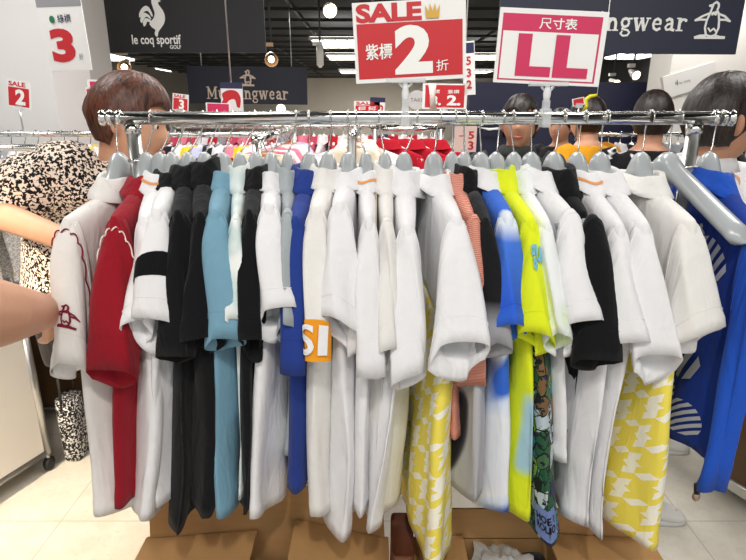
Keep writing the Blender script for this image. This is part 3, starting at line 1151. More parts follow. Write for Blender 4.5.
def face_decal(fn, vf, m, name, parent):
    """lay a flat outline on a shirt: fn maps (u, v) to a 3-D point"""
    vs, fs = vf
    bm = bmesh.new()
    vv = [bm.verts.new((p[0], p[1], 0)) for p in vs]
    for f in fs:
        try:
            bm.faces.new([vv[i] for i in f])
        except ValueError:
            pass
    bmesh.ops.triangulate(bm, faces=bm.faces)
    bmesh.ops.subdivide_edges(bm, edges=[e for e in bm.edges if e.calc_length() > 0.012], cuts=2, use_grid_fill=True)
    bm.verts.index_update()
    mb = MB()
    mb.add([fn(v.co.x, v.co.y) for v in bm.verts], [tuple(v.index for v in f.verts) for f in bm.faces])
    bm.free()
    return mb.build(name, m, parent, world=False, smooth=True)


# fabrics
F_white = cloth('white_cotton', (238, 238, 240))
F_white2 = cloth('warm_white_cotton', (236, 234, 230))
F_black = cloth('black_cotton', (14, 15, 19))
F_red = cloth('red_cotton', (150, 22, 38))
F_blue = cloth('light_blue_cotton', (120, 164, 186))
F_mint = tiedye('pale_mint_cotton', (206, 222, 220), (226, 234, 232), (238, 242, 240), 14)
F_grey = cloth('grey_cotton', (168, 176, 180))
F_royal = cloth('royal_blue_cotton', (38, 62, 140))
F_coral = NT('coral_knit')
_co = F_coral.coord()
_wv = F_coral.n('ShaderNodeTexWave')
_wv.bands_direction = 'Z'
_wv.inputs['Scale'].default_value = 100
F_coral.l(_co, _wv.inputs['Vector'])
F_coral.l(F_coral.mix(_wv.outputs['Fac'], srgb((212, 132, 112)), srgb((240, 170, 150))), F_coral.b.inputs['Base Color'])
F_coral.b.inputs['Roughness'].default_value = 0.95
F_coral.bump(_wv.outputs['Fac'], 0.6, 0.004)
F_coral = F_coral.m
F_hound = houndstooth('yellow_houndstooth', (244, 226, 92), (250, 249, 240), 0.075)
F_blackgrey = tiedye('black_grey_print', (22, 22, 25), (60, 60, 64), (176, 176, 180), 6.5, (0.45, 0.5, 0.56))
F_greysleeve = zramp('black_to_grey', [(0.0, srgb((172, 172, 176))), (0.38, srgb((150, 150, 154))), (0.52, srgb((24, 24, 27))), (1.0, srgb((20, 20, 23)))], -0.36, -0.06, 0.02)
F_bluedye = tiedye('white_blue_dye', (236, 240, 246), (206, 222, 244), (52, 104, 206), 6.0, (0.50, 0.55, 0.6))
F_bluesleeve = zramp('blue_sleeve_dye', [(0.0, srgb((78, 136, 224))), (0.5, srgb((46, 96, 214))), (0.78, srgb((70, 120, 220))), (0.86, srgb((224, 232, 244))), (1.0, srgb((234, 240, 246)))], -0.34, -0.02, 0.06)
F_neon = tiedye('neon_yellow_dye', (226, 238, 38), (214, 230, 40), (168, 206, 222), 5.0, (0.5, 0.58, 0.66))
F_palegreen = tiedye('pale_green_print', (238, 242, 242), (230, 238, 232), (206, 224, 170), 8, (0.48, 0.55, 0.68))


def comic():
    t = NT('comic_print')
    co = t.coord()
    v = t.n('ShaderNodeTexVoronoi', distance='CHEBYCHEV')
    v.inputs['Scale'].default_value = 36
    mp = t.mapping(co, (1.0, 1.0, 0.7), rot=(0.5, 0.2, 0.3))
    t.l(mp, v.inputs['Vector'])
    sp = t.n('ShaderNodeSeparateColor')
    t.l(v.outputs['Color'], sp.inputs[0])
    col = t.ramp(sp.outputs[0], [(0, srgb((40, 92, 60))), (0.18, srgb((52, 142, 158))), (0.34, srgb((120, 160, 60))), (0.48, srgb((44, 52, 92))), (0.6, srgb((186, 200, 206))), (0.74, srgb((120, 92, 60))), (0.86, srgb((70, 110, 72)))], 'CONSTANT')
    e = t.n('ShaderNodeTexVoronoi', feature='DISTANCE_TO_EDGE')
    e.inputs['Scale'].default_value = 36
    t.l(mp, e.inputs['Vector'])
    edge = t.math('LESS_THAN', e.outputs['Distance'], 0.035)
    n2 = t.math('GREATER_THAN', t.noise(co, 70, 2, 0.6), 0.58)
    col2 = t.mix(n2, col, srgb((30, 40, 44)))
    t.l(t.mix(edge, col2, srgb((20, 22, 26))), t.b.inputs['Base Color'])
    cloth_finish(t, 0.3)
    return t.m


F_comic = comic()
F_jacket = cloth('bright_blue_nylon', (34, 84, 190), 0.6)
F_jacketd = cloth('deep_blue_nylon', (26, 58, 150), 0.6)
F_orange = cloth('orange_band', (240, 160, 40), 0.2)
F_maroon = cloth('maroon_trim', (130, 26, 52), 0.1)
F_cream = cloth('cream_trim', (240, 222, 214), 0.1)
F_orange_line = cloth('orange_tipping', (232, 160, 96), 0.1)
F_lightblue = cloth('print_light_blue', (126, 190, 214), 0.1)
F_palegrey = cloth('print_pale_grey', (196, 200, 212), 0.1)

SH = []


def shirt(label, fabric, hook, neck, tip, slv, hem, collar=None, sleeve=None, name='polo_shirt', cat='shirt', T0=0.019, Th=0.023, droop=0.04, sy=0.022, fold=0.010,
          lower=None, band=None, cuff=None, tipping=None, hl=None, flare=1.0, tilt=0, L=0.212, dz0=0.0, hth=0.017, has_collar=True):
    Xn = at(neck, 160, YR).x
    yaw, P = solve_yaw(Xn, tip[0], tip[1], 0.218)
    loc = Vector((Xn, YR, ZN))
    ztip = P.z - ZN - 0.012
    R = Matrix.Rotation(-yaw, 3, 'Z')
    Ysl = P.y - sy
    c3 = R @ (at((slv[0] + slv[1]) / 2, slv[2], Ysl) - loc)
    half = (at(slv[1], slv[2], Ysl).x - at(slv[0], slv[2], Ysl).x) / 2
    Yh = YR - 0.205 * math.cos(yaw)
    h3 = R @ (at(hem[0], hem[1], Yh) - loc)
    nominal = 0.0
    seed = len(SH) * 13 + 5
    S = Shirt(ztip, h3.z, (c3.x, max(-0.29, min(-0.20, c3.y))), half, c3.z, droop * 1.5, h3.x - nominal, T0 * 1.06, Th * 1.3, seed, fold, flare=flare, tilt=tilt / F * 0.95, L=L, dz0=dz0)
    hx = at(hook, 118, YR).x - Xn
    hl = hl or ('grey hanger of the ' + label.split(',')[0])
    hg = make_hanger(hl[:110], tuple(loc), yaw, hx, RAILH, ztip - 0.020, th=hth)
    t = thing(name, label, cat, tuple(loc), yaw, 'garments on the front rail')
    if lower:
        f2, tt = lower
        S.body_mesh(0.0, tt, 14).build('body', fabric, t, world=False, solid=0.0014)
        lo = S.body_mesh(tt, 1.0, 22).build('lower_body', f2, t, world=False, solid=0.0014)
        cloth_uv(lo, S, 56, tt, 1.0, 22)
    else:
        S.body_mesh().build('body', fabric, t, world=False, solid=0.0014)
    S.sleeve_mesh().build('sleeve', sleeve or fabric, t, world=False, solid=0.0014)
    S.sleeve_mesh(side=1, rows=10, n=20).build('sleeve', sleeve or fabric, t, world=False, solid=0.0014)
    if has_collar:
        co = S.collar_mesh().build('collar', collar or fabric, t, world=False, solid=0.0016)
        if tipping:
            for k, g_ in ((5, 0.0022),):
                r0 = S.collar_ring(k, grow=g_)
                r1 = [p + Vector((0, 0, -0.006)) for p in S.collar_ring(k, grow=g_ + 0.004)]
                MB().loft([r0, r1], cap=False).build('collar_stripe', tipping, co, world=False)
    if band:
        S.sleeve_mesh(band[1], band[2], 6, 32, grow=0.003).build('sleeve_band', band[0], t, world=False)
    # stitched cuff line
    n = 32
    MB().tube([S.sleeve(2 * PI * i / n, 0.885, -1, 0.0012) for i in range(n + 1)], 0.0007, 5, cap=False).build('cuff_stitching', cuff or sleeve or fabric, t, world=False)
    MB().tube([S.sleeve(-0.3 + (PI + 0.6) * i / 40, 0.14, -1, 0.0012) for i in range(41)], 0.0009, 5, cap=False).build('armhole_seam', sleeve or fabric, t, world=False)
    SH.append((S, t))
    return S, t


L_ = 'white polo shirt with maroon wavy shoulder trim and sleeve emblem, leftmost on the front rail'
S, t = shirt(L_, F_white2, 110, 119, (61, 224), (50, 84, 360), (108, 518), droop=0.03, Th=0.036, tilt=8, dz0=-0.022)
ring = []
for i in range(81):
    a = -0.35 + (PI + 0.7) * i / 80
    p = S.sleeve(a, 0.30, -1, 0.0025)
    ring.append(p + Vector((0, -0.003 * math.sin(a * 17), 0.003 * math.cos(a * 17))))
MB().tube(ring, 0.0014, 6, cap=False).build('shoulder_trim', F_maroon, t, world=False)


def sleeve_uv(S, off=0.0028):
    def fn(u, v):
        # u across in metres, v up from the cuff in metres
        tt = 1.0 - v / 0.26
        a = S.sa
        c = max(-0.98, min(0.98, u / a))
        cp = abs(c) ** (1 / 0.85) * (1 if c > 0 else -1)
        p = S.sleeve(math.acos(max(-1, min(1, cp))), tt, -1, off)
        return p + Vector((0, -0.5 * off, 0))
    return fn


vs, fs = penguin2d(0.08)
face_decal(sleeve_uv(S), (fit(vs, 0.002, 0.035, 0.026, 0.062), fs), F_maroon, 'emblem', t)
S, t = shirt('red polo shirt with cream wavy shoulder trim, second from the left', F_red, 151, 146, (111, 222), (88, 136, 366), (124, 500), droop=0.035, dz0=-0.014)
ring = []
for i in range(81):
    a = -0.35 + (PI + 0.7) * i / 80
    p = S.sleeve(a, 0.30, -1, 0.0025)
    ring.append(p + Vector((0, -0.003 * math.sin(a * 17), 0.003 * math.cos(a * 17))))
MB().tube(ring, 0.0014, 6, cap=False).build('shoulder_trim', F_cream, t, world=False)
shirt('white polo shirt with orange collar stripe, right beside the red shirt', F_white, 171, 160, (141, 222), (126, 148, 318), (142, 518), tipping=F_orange_line, Th=0.03, hl='grey hanger of the orange striped white shirt beside the red shirt')
shirt('white polo shirt with black collar and black sleeve band, left of the black shirts', F_white, 184, 172, (155, 214), (129, 171, 314), (160, 505), collar=F_black, band=(F_black, 0.60, 0.76), droop=0.055, tilt=-9)
shirt('black polo shirt beside the white shirt with the black sleeve band', F_black, 203, 188, (176, 216), (160, 192, 352), (178, 524), droop=0.02, dz0=0.004)
shirt('black polo shirt beside the light blue one', F_black, 217, 205, (200, 218), (184, 220, 334), (202, 503), droop=0.03, dz0=0.012)
shirt('heathered light blue polo shirt', F_blue, 233, 223, (214, 215), (206, 243, 336), (222, 520), droop=0.025)
shirt('pale mint polo shirt with narrow sleeves, right of the light blue one', F_mint, 255, 240, (234, 222), (226, 241, 317), (235, 494), T0=0.014, Th=0.012, droop=0.02, hth=0.014, L=0.19)
shirt('black polo shirt with collar, right of the pale mint one', F_black, 271, 256, (249, 215), (240, 261, 335), (241, 502), T0=0.016)
shirt('white polo shirt just left of the light grey one', F_white, 283, 271, (268, 208), (257, 294, 305), (262, 520), droop=0.05, dz0=-0.010, Th=0.026, tilt=13)
shirt('light grey polo shirt mostly hidden left of the royal blue one', F_grey, 296, 288, (286, 216), (280, 292, 320), (290, 470), T0=0.014, L=0.165, Th=0.014, hth=0.013)
shirt('royal blue polo shirt', F_royal, 309, 309, (294, 222), (279, 304, 370), (290, 498), droop=0.01, dz0=-0.006)
S, t = shirt('white polo shirt with orange lettered sleeve band', F_white2, 331, 328, (315, 212), (303, 327, 356), (320, 524), band=(F_orange, 0.86, 1.0), droop=0.012, Th=0.026)
vs, fs = text2d('SI', 1.0, 0.02)
face_decal(sleeve_uv(S, 0.0075), (fit(vs, -0.015, 0.005, 0.015, 0.031), fs), F_white, 'lettering', t)
shirt('white polo shirt right of the orange banded one', F_white, 348, 348, (338, 207), (320, 360, 316), (338, 533), droop=0.055, Th=0.03, tilt=-20)
shirt('white polo shirt with orange stripe running from the collar, left of centre', F_white, 356, 366, (370, 222), (355, 384, 372), (360, 505), tipping=F_orange_line, T0=0.015, droop=0.015, hth=0.014)
shirt('narrow white polo shirt between two white ones at the centre', F_white2, 379, 385, (388, 224), (383, 398, 345), (380, 500), T0=0.014, L=0.19, Th=0.014, hth=0.014)
shirt('plain white polo shirt left of the central yellow houndstooth one', F_white, 417, 404, (408, 230), (393, 428, 372), (372, 537), droop=0.03, fold=0.014, tilt=18)
shirt('white polo shirt with yellow houndstooth lower body, near the centre of the rail', F_white, 440, 434, (460, 222), (428, 486, 340), (437, 553), dz0=-0.004, lower=(F_hound, 0.25), hl='grey hanger of the yellow houndstooth shirt near the centre', droop=0.06, sy=0.045, tilt=9, Th=0.032, fold=0.006, flare=1.06)
shirt('coral pink ribbed knit polo shirt', F_coral, 455, 452, (478, 222), (457, 485, 380), (458, 440), T0=0.015, L=0.175, droop=0.01, hth=0.014, sy=-0.025)
shirt('black and grey graded polo shirt', F_blackgrey, 466, 464, (488, 224), (481, 508, 341), (468, 502), collar=F_black, sleeve=F_greysleeve, T0=0.016, hth=0.015, droop=0.03, Th=0.026)
shirt('white and blue dyed polo shirt', F_bluedye, 482, 481, (512, 219), (497, 525, 320), (496, 522), sleeve=F_bluesleeve, collar=F_white, droop=0.04)
S, t = shirt('neon yellow polo shirt with pale blue lettering', F_neon, 503, 496, (536, 224), (523, 556, 331), (524, 516), droop=0.035, tilt=-14, T0=0.017, hth=0.016)


def body_uv(S, side, off=0.003):
    """u = distance along y from the near edge, v = fraction down the body"""
    def fn(u, v):
        y = -S.L + u
        c = max(-1, min(1, y / S.L))
        cc = abs(c) ** (1 / 0.9) * (1 if c > 0 else -1)
        th = math.acos(max(-1, min(1, cc)))
        if side < 0:
            th = -th
        p = S.body(th, max(0.0, min(1, v)))
        return p + Vector((side * off, 0, 0))
    return fn


vs, fs = text2d('gu', 1.0, 0.03)
vs = [(x, y) for x, y in fit(vs, -0.013, 0.09, 0.015, 0.14)]
face_decal(sleeve_uv(S, 0.0045), (vs, fs), F_lightblue, 'lettering', t)
vs, fs = text2d('ngu', 1.0, 0.03)
vs = fit(vs, 0.06, 0.10, 0.17, -0.02)
face_decal(body_uv(S, -1), (vs, fs), F_lightblue, 'lettering', t)
S, t = shirt('white and pale green shirt with comic strip printed lower body', F_palegreen, 513, 514, (551, 226), (549, 566, 330), (549, 533), lower=(F_comic, 0.34), T0=0.015, hth=0.015, Th=0.034, fold=0.007)


def near_uv(S, off):
    def fn(u, v):
        n = 240
        pts = [S.body(PI - 1.6 + 3.2 * k / n, min(1, v)) for k in range(n + 1)]
        acc = [0.0]
        for a, b_ in zip(pts[:-1], pts[1:]):
            acc.append(acc[-1] + (b_ - a).length)
        c0_ = acc[n // 2]
        for k in range(n):
            if acc[k] - c0_ <= u <= acc[k + 1] - c0_:
                break
        p = pts[k]
        d_ = (pts[k + 1] - pts[k]).normalized()
        nn = Vector((d_.y, -d_.x, 0))
        if nn.y > 0 and abs(u) < 0.02:
            nn = -nn
        if nn.dot(p - Vector((S.dxh * v, 0, p.z))) < 0:
            nn = -nn
        return p + nn * off
    return fn


M_pcard = cloth('print_card_blue', (116, 136, 190), 0.1)
M_pgreen = cloth('print_grass', (120, 170, 60), 0.1)
fn = near_uv(S, 0.003)
card = [(x + 0.009, y) for x, y in [(-0.030, 0.985), (-0.015, 0.987), (0.0, 0.988), (0.015, 0.987), (0.030, 0.985), (0.030, 0.88), (0.015, 0.878), (0.0, 0.877), (-0.015, 0.878), (-0.030, 0.88)]]
face_decal(fn, (card, [(0, 1, 8, 9), (1, 2, 7, 8), (2, 3, 6, 7), (3, 4, 5, 6)]), M_pcard, 'print_panel', t)
fn2 = near_uv(S, 0.005)
for tx, y0_, y1_ in (('HOLE 1', 0.925, 0.90), ('ROLEIO', 0.955, 0.93)):
    vs, fs = text2d(tx, 1.0, 0.02)
    face_decal(fn2, (fit(vs, 0.032, y0_, -0.014, y1_), fs), F_black, 'lettering', t)
shirt('white polo shirt left of the right hand black one', F_white, 535, 531, (578, 216), (567, 604, 316), (572, 480), droop=0.055, Th=0.011, L=0.19)
shirt('black polo shirt between white ones, right half of the rail', F_black, 564, 554, (600, 222), (571, 617, 356), (590, 450), droop=0.025, Th=0.008, L=0.16)
shirt('white polo shirt with orange collar stripe, right of the right hand black one', F_white, 585, 577, (625, 230), (611, 651, 338), (580, 528), tipping=F_orange_line, hl='grey hanger of the orange striped white shirt in the right half', droop=0.03, Th=0.019, tilt=6)
shirt('plain white polo shirt left of the rightmost yellow houndstooth one', F_white, 607, 600, (650, 229), (634, 681, 352), (603, 527), droop=0.05, Th=0.02)
shirt('white polo shirt with yellow houndstooth lower body, rightmost of the white shirts', F_white2, 651, 641, (697, 226), (672, 720, 330), (645, 540), dz0=-0.012, lower=(F_hound, 0.38), hl='grey hanger of the rightmost yellow houndstooth shirt', droop=0.03, tilt=22, Th=0.036, fold=0.006, T0=0.022, flare=1.05)
# the empty hanger
Xn = at(668, 160, YR).x
yaw, P = solve_yaw(Xn, 735, 240, 0.205)
make_hanger('empty grey plastic hanger hanging near the right end of the front rail', (Xn, YR, ZN), yaw, at(679, 118, YR).x - Xn, RAILH, P.z - ZN - 0.0, th=0.021, halfspan=0.21, wide=True)

# the blue jacket with long sleeves
S, t = shirt('bright blue long sleeved jacket with white striped prints, rightmost on the front rail', F_jacketd, 722, 709, (768, 236), (701, 719, 486), (715, 468), sleeve=F_jacket, collar=F_jacket, name='jacket', cat='jacket', T0=0.02, Th=0.024, droop=0.012, fold=0.006)
fn = body_uv(S, -1, 0.004)


def striped(cx, cy, r, ang, n, squash=1.0):
    vs, fs = [], []
    for k in range(n):
        o = -1 + (2 * k + 1) / n
        hw = 0.55 / n
        for a, b_ in ((o - hw, o + hw),):
            la, lb = math.sqrt(max(0, 1 - a * a)), math.sqrt(max(0, 1 - b_ * b_))
            q = [(-la, a), (la, a), (lb, b_), (-lb, b_)]
            i0 = len(vs)
            for x, y in q:
                X_ = r * (x * math.cos(ang) - y * math.sin(ang))
                Y_ = r * (x * math.sin(ang) + y * math.cos(ang))
                vs.append((cx + X_, cy + Y_ * squash))
            fs.append((i0, i0 + 1, i0 + 2, i0 + 3))
    return vs, fs


for (cx, cy, r, an, n) in [(0.10, 0.20, 0.05, 1.2, 5), (0.20, 0.28, 0.05, 1.3, 5), (0.12, 0.42, 0.055, 1.25, 6), (0.21, 0.58, 0.05, 0.5, 5), (0.13, 0.64, 0.055, 1.2, 4), (0.19, 0.80, 0.055, 0.6, 7), (0.10, 0.88, 0.05, 0.7, 6), (0.30, 0.66, 0.05, 0.9, 6), (0.29, 0.44, 0.05, 0.4, 5)]:
    vs, fs = striped(cx, cy, r, an, n, 1.55)
    face_decal(fn, (vs, fs), F_palegrey, 'striped_print', t)
vs, fs = penguin2d(0.14)
face_decal(fn, (fit(vs, 0.165, 0.165, 0.135, 0.11), fs), F_palegrey, 'emblem', t)
q = S.sleeve(0.4, 1.0)
pt = S.sleeve(-PI / 2, 1.0)
MB().tube([pt, pt + Vector((0.003, 0, -0.02))], 0.006, 8).build('zip_pull', plain('dark_metal', (60, 58, 56), 0.35, 0.8), t, world=False)
MB().ball(pt + Vector((0.003, 0, -0.028)), (0.008, 0.006, 0.011)).build('zip_pull', metal('pull_metal', (190, 170, 160), 0.3), t, world=False)

# ------------------------------------------------------------------ people
M_skin = skin_mat('skin', (222, 172, 142))
M_skin2 = skin_mat('skin_tan', (200, 148, 118))
M_lip = plain('lips', (176, 96, 88), 0.5)
M_eyew = plain('eye_white', (236, 232, 226), 0.3)
M_eyeb = plain('eye_dark', (30, 22, 18), 0.2)
M_hairbrown = hair_mat('brown_hair', (44, 22, 16), (112, 62, 40))
M_hairblack = hair_mat('dark_hair', (16, 12, 11), (52, 38, 32))


def ellipse_ring(c, ax, ay, rx, ry, n=20, p=0.9):
    out = []
    for k in range(n):
        a = 2 * PI * k / n
        ca, sa = math.cos(a), math.sin(a)
        out.append(c + ax * (rx * abs(ca) ** p * (1 if ca > 0 else -1)) + ay * (ry * abs(sa) ** p * (1 if sa > 0 else -1)))
    return out


def remeshed(mb, voxel, smooth_it=6):
    me = bpy.data.meshes.new('tmp')
    me.from_pydata([tuple(v) for v in mb.v], [], mb.f)
    bm = bmesh.new()
    bm.from_mesh(me)
    bmesh.ops.recalc_face_normals(bm, faces=bm.faces)
    bm.to_mesh(me)
    bm.free()
    o = bpy.data.objects.new('tmp', me)
    COL.objects.link(o)
    r = o.modifiers.new('r', 'REMESH')
    r.mode = 'VOXEL'
    r.voxel_size = voxel
    s = o.modifiers.new('s', 'SMOOTH')
    s.iterations = smooth_it
    s.factor = 0.5
    dg = bpy.context.evaluated_depsgraph_get()
    m2 = bpy.data.meshes.new_from_object(o.evaluated_get(dg))
    out = MB()
    out.v = [v.co.copy() for v in m2.vertices]
    out.f = [tuple(p.vertices) for p in m2.polygons]
    bpy.data.objects.remove(o)
    bpy.data.meshes.remove(me)
    bpy.data.meshes.remove(m2)
    return out


def head_point(u, v, hair=0.0):
    """unit-head surface: u azimuth (0 = face direction), v elevation"""
    x = math.cos(v) * math.sin(u)
    y = math.cos(v) * math.cos(u)
    z = math.sin(v)
    px, py, pz = 0.076 * x, 0.096 * y, 0.116 * z
    if z < 0:
        k = -z
        px *= 1 - 0.30 * k ** 1.3
        if y < 0:
            py *= 1 - 0.45 * k
        else:
            py *= 1 + 0.02 * k
    if not hair and y > 0:
        f = max(0, math.cos(u)) ** 6
        py -= 0.006 * f * math.exp(-((z - 0.12) / 0.14) ** 2)                          # eye line
        nose = math.exp(-(u / 0.17) ** 2) * (math.exp(-((z + 0.16) / 0.12) ** 2) * 0.024 + math.exp(-((z - 0.02) / 0.12) ** 2) * 0.010)
        py += nose
        py += 0.005 * math.exp(-(u / 0.35) ** 2) * math.exp(-((z + 0.47) / 0.07) ** 2)  # lips
        py += 0.006 * math.exp(-(u / 0.4) ** 2) * math.exp(-((z + 0.78) / 0.12) ** 2)   # chin
        for s in (-1, 1):
            py -= 0.008 * math.exp(-((u - s * 0.36) / 0.16) ** 2) * math.exp(-((z - 0.08) / 0.09) ** 2)
    return Vector((px, py, pz))


def hand(mb, wrist, d, palm_n, curl=0.5, s=1.0):
    """palm, four fingers and a thumb; d = direction of the hand, palm_n = out of the palm"""
    d = d.normalized()
    side = d.cross(palm_n).normalized()
    n = side.cross(d).normalized()
    rings = []
    for t, w, th in ((-0.005, 0.026, 0.019), (0.03, 0.036, 0.015), (0.07, 0.041, 0.013), (0.088, 0.038, 0.011)):
        rings.append(ellipse_ring(wrist + d * t * s, side, n, w * s, th * s, 14))
    mb.loft(rings)
    for i, (o, L) in enumerate(((-0.029, 0.068), (-0.0098, 0.078), (0.0098, 0.073), (0.029, 0.058))):
        p = wrist + d * 0.078 * s + side * o * s
        pts = [p]
        ang = 0.1
        for k, f in enumerate((0.44, 0.32, 0.24)):
            ang += curl * (0.5 + 0.3 * k)
            p = p + (d * math.cos(ang) + n * math.sin(ang)) * L * f * s
            pts.append(p)
        mb.tube(pts, [0.0092 * s, 0.0088 * s, 0.008 * s, 0.0066 * s], 10)
        mb.ball(pts[-1], 0.0066 * s, 8)
    p = wrist + d * 0.022 * s - side * 0.024 * s
    t1 = p + (d * 0.7 - side * 0.6 + n * 0.3).normalized() * 0.036 * s
    t2 = t1 + (d * 0.85 - side * 0.2 + n * 0.5).normalized() * 0.03 * s
    t3 = t2 + (d * 0.85 + n * 0.6).normalized() * 0.022 * s
    mb.tube([p, t1, t2, t3], [0.013 * s, 0.0105 * s, 0.0095 * s, 0.007 * s], 10)
    mb.ball(t3, 0.007 * s, 8)


def person(label, base, heading, top, trousers, hair, skin, over=None, lean=0.0, head_turn=0.0, head_pitch=0.0, scale=1.0, sleeve=0.75,
           style='short', shoe=None, collar=None, voxel=0.008, arm_k=1.0, hem=None, loose=1.0, skirt=False):
    bx_, by_ = base
    Rz = Matrix.Rotation(heading, 3, 'Z')       # local +y is the facing direction
    B = Vector((bx_, by_, 0))

    def w(x, y, z):
        p = Vector((x, y, z)) * scale
        if z > 0.9:
            q = Vector((0, 0, 0.9 * scale))
            p = Matrix.Rotation(-lean, 3, 'X') @ (p - q) + q
        return Rz @ p + B
    J = dict(pelvis=w(0, 0, .90), waist=w(0, .005, 1.06), chest=w(0, .01, 1.24), top=w(0, -.005, 1.385), neck=w(0, .0, 1.43), head=w(0, .025, 1.545),
             sl=w(-.165, 0, 1.35), sr=w(.165, 0, 1.35), el=w(-.215, -.03, 1.08), er=w(.215, -.03, 1.08), wl=w(-.215, .08, .86), wr=w(.215, .08, .86),
             hl=w(-.085, 0, .86), hr=w(.085, 0, .86), kl=w(-.09, .02, .47), kr=w(.09, .02, .47), al=w(-.09, -.02, .075), ar=w(.09, -.02, .075))
    if over:
        J.update({k: Vector(v) for k, v in over.items()})
    ax = Rz @ Vector((1, 0, 0))
    ay = Rz @ Vector((0, 1, 0))
    s = scale
    root = thing('person', label, 'person', (bx_, by_, 0))
    mb = MB()

    def torso(m, g, lo=0):
        prof = [('pelvis', -.10, .135, .10), ('pelvis', 0, .160, .115), ('waist', 0, .132, .098), ('chest', 0, .155, .112), ('top', -.055, .165, .098), ('top', .005, .11, .075), ('neck', .0, .062, .062)]
        rings = []
        for nm, dz, rx, ry in prof[lo:]:
            rings.append(ellipse_ring(J[nm] + Vector((0, 0, dz * s)), ax, ay, rx * s + g, ry * s + g, 24))
        m.loft(rings)

    def limb(m, pts, rs, seg=14):
        P, Rr = [], []
        for i in range(len(pts) - 1):
            for k in range(5):
                t = k / 5
                P.append(pts[i].lerp(pts[i + 1], t))
                Rr.append((rs[i] + (rs[i + 1] - rs[i]) * t) * s)
        P.append(pts[-1])
        Rr.append(rs[-1] * s)
        m.tube(P, Rr, seg)
    torso(mb, 0)
    Rh = Rz @ Matrix.Rotation(head_turn, 3, 'Z') @ Matrix.Rotation(head_pitch, 3, 'X')
    limb(mb, [J['neck'] - Vector((0, 0, .03)), J['head'] + Rh @ Vector((0, -.012, -.05))], [.056, .052])
    for q in 'lr':
        limb(mb, [J['s' + q], J['e' + q], J['w' + q]], [.052 * arm_k, .040 * arm_k, .027 * (arm_k + 1) / 2])
        mb.ball(J['s' + q], 0.056 * s)
        limb(mb, [J['h' + q], J['k' + q], J['a' + q]], [.082, .055, .038])
        d = (J['w' + q] - J['e' + q]).normalized()
        hand(mb, J['w' + q], d, (-ax if q == 'r' else ax) + Vector((0, 0, -0.3)), 0.45, s)
        f0 = J['a' + q]
        mb.tube([f0 + Vector((0, 0, -.03)) - ay * .04, f0 + Vector((0, 0, -.04)) + ay * .06, f0 + Vector((0, 0, -.05)) + ay * .15], [.035 * s, .036 * s, .024 * s], 12)
    rings = []
    for i in range(25):
        v = -PI / 2 + PI * (i + .02) / 24.04
        rings.append([J['head'] + Rh @ (head_point(2 * PI * k / 36 - PI, v) * s) for k in range(36)])
    mb.loft(rings)
    for sd in (-1, 1):
        c = J['head'] + Rh @ Vector((sd * .078, -.008, -.005)) * s
        mb.ball(c, (.012 * s, .019 * s, .030 * s), 10)
    body = remeshed(mb, voxel, 5).build('body', skin, root)
    for sd in (-1, 1):
        c = J['head'] + Rh @ (Vector((sd * .031, .0715, .012)) * s)
        e = MB().ball(c, 0.0115 * s, 12).build('eye', M_eyew, root)
        MB().ball(c + Rh @ Vector((0, .0072 * s, 0)), 0.0062 * s, 10).build('iris', M_eyeb, e)
        MB().tube([J['head'] + Rh @ (Vector((sd * x, y, z)) * s) for x, y, z in ((.014, .092, .034), (.03, .088, .04), (.047, .075, .036))], [0.003, 0.0045, 0.002], 8).build('eyebrow', hair, root)
    MB().tube([J['head'] + Rh @ (Vector((x, y, z)) * s) for x, y, z in ((-.022, .088, -.055), (-.008, .0985, -.053), (0, .099, -.055), (.008, .0985, -.053), (.022, .088, -.055))], [.002, .0055, .006, .0055, .002], 10).build('lips', M_lip, root)
    # hair
    rings = []
    nh, mh = 64, 34
    low = {'short': -0.5, 'bob': -1.15}[style]
    for i in range(mh + 1):
        v = PI / 2 - (PI / 2 - low) * i / mh
        ring = []
        for k in range(nh):
            u = 2 * PI * k / nh - PI
            front = abs(u) < (1.0 if style == 'short' else 0.9)
            vv = v
            lim = 0.50 + 0.10 * math.sin(u * 5 + bx_ * 9) if front else (0.02 if abs(u) < 1.75 and style == 'short' else low)
            if not front and style == 'bob':
                lim = low + 0.12 * math.sin(u * 9)
            vv = PI / 2 - (PI / 2 - lim) * i / mh
            p = head_point(u, vv, 1.0)
            t_ = i / mh
            thick = 1.13 + 0.05 * math.sin(PI * t_) + (0.04 * t_ if style == 'bob' else 0)
            nz = noise.noise(Vector((u * 6 + bx_ * 7, vv * 1.2, 0.3))) * 0.035 + noise.noise(Vector((u * 17, vv * 1.5, bx_ * 5))) * 0.03
            p = p * (thick + nz * (0.3 + t_))
            if vv < 0:
                q = head_point(u, 0.0, 1.0) * thick
                if style == 'bob':
                    p = Vector((q.x * (1 - .1 * abs(vv)), q.y * (1 - .15 * abs(vv)), 0.116 * math.sin(vv) * 1.1))
                    p += Vector((nz * .12 * p.x / .07, nz * .12 * p.y / .09, 0))
            ring.append(J['head'] + Rh @ (p * s))
        rings.append(ring)
    MB().loft(rings, cap=True).build('hair', hair, root)
    # clothes
    tb = MB()
    g = 0.012 * loose
    prof = [('pelvis', -.13 if loose > 1.2 else -.06, .168 * (1.1 if loose > 1.2 else 1), .128), ('pelvis', .02, .164, .122), ('waist', 0, .146, .112), ('chest', 0, .16, .118), ('top', -.05, .17, .1), ('top', .0, .12, .08), ('top', .028, .075, .07)]
    if hem is not None:
        prof = [('pelvis', hem, .172, .135)] + prof[2:]
    rings = []
    for nm, dz, rx, ry in prof:
        c = J[nm] + Vector((0, 0, dz * s))
        ring = ellipse_ring(c, ax, ay, rx * s + g, ry * s + g, 36)
        ring = [p + (p - c).normalized() * 0.012 * noise.noise(p * 9) for p in ring]
        rings.append(ring)
    tb.loft(rings)
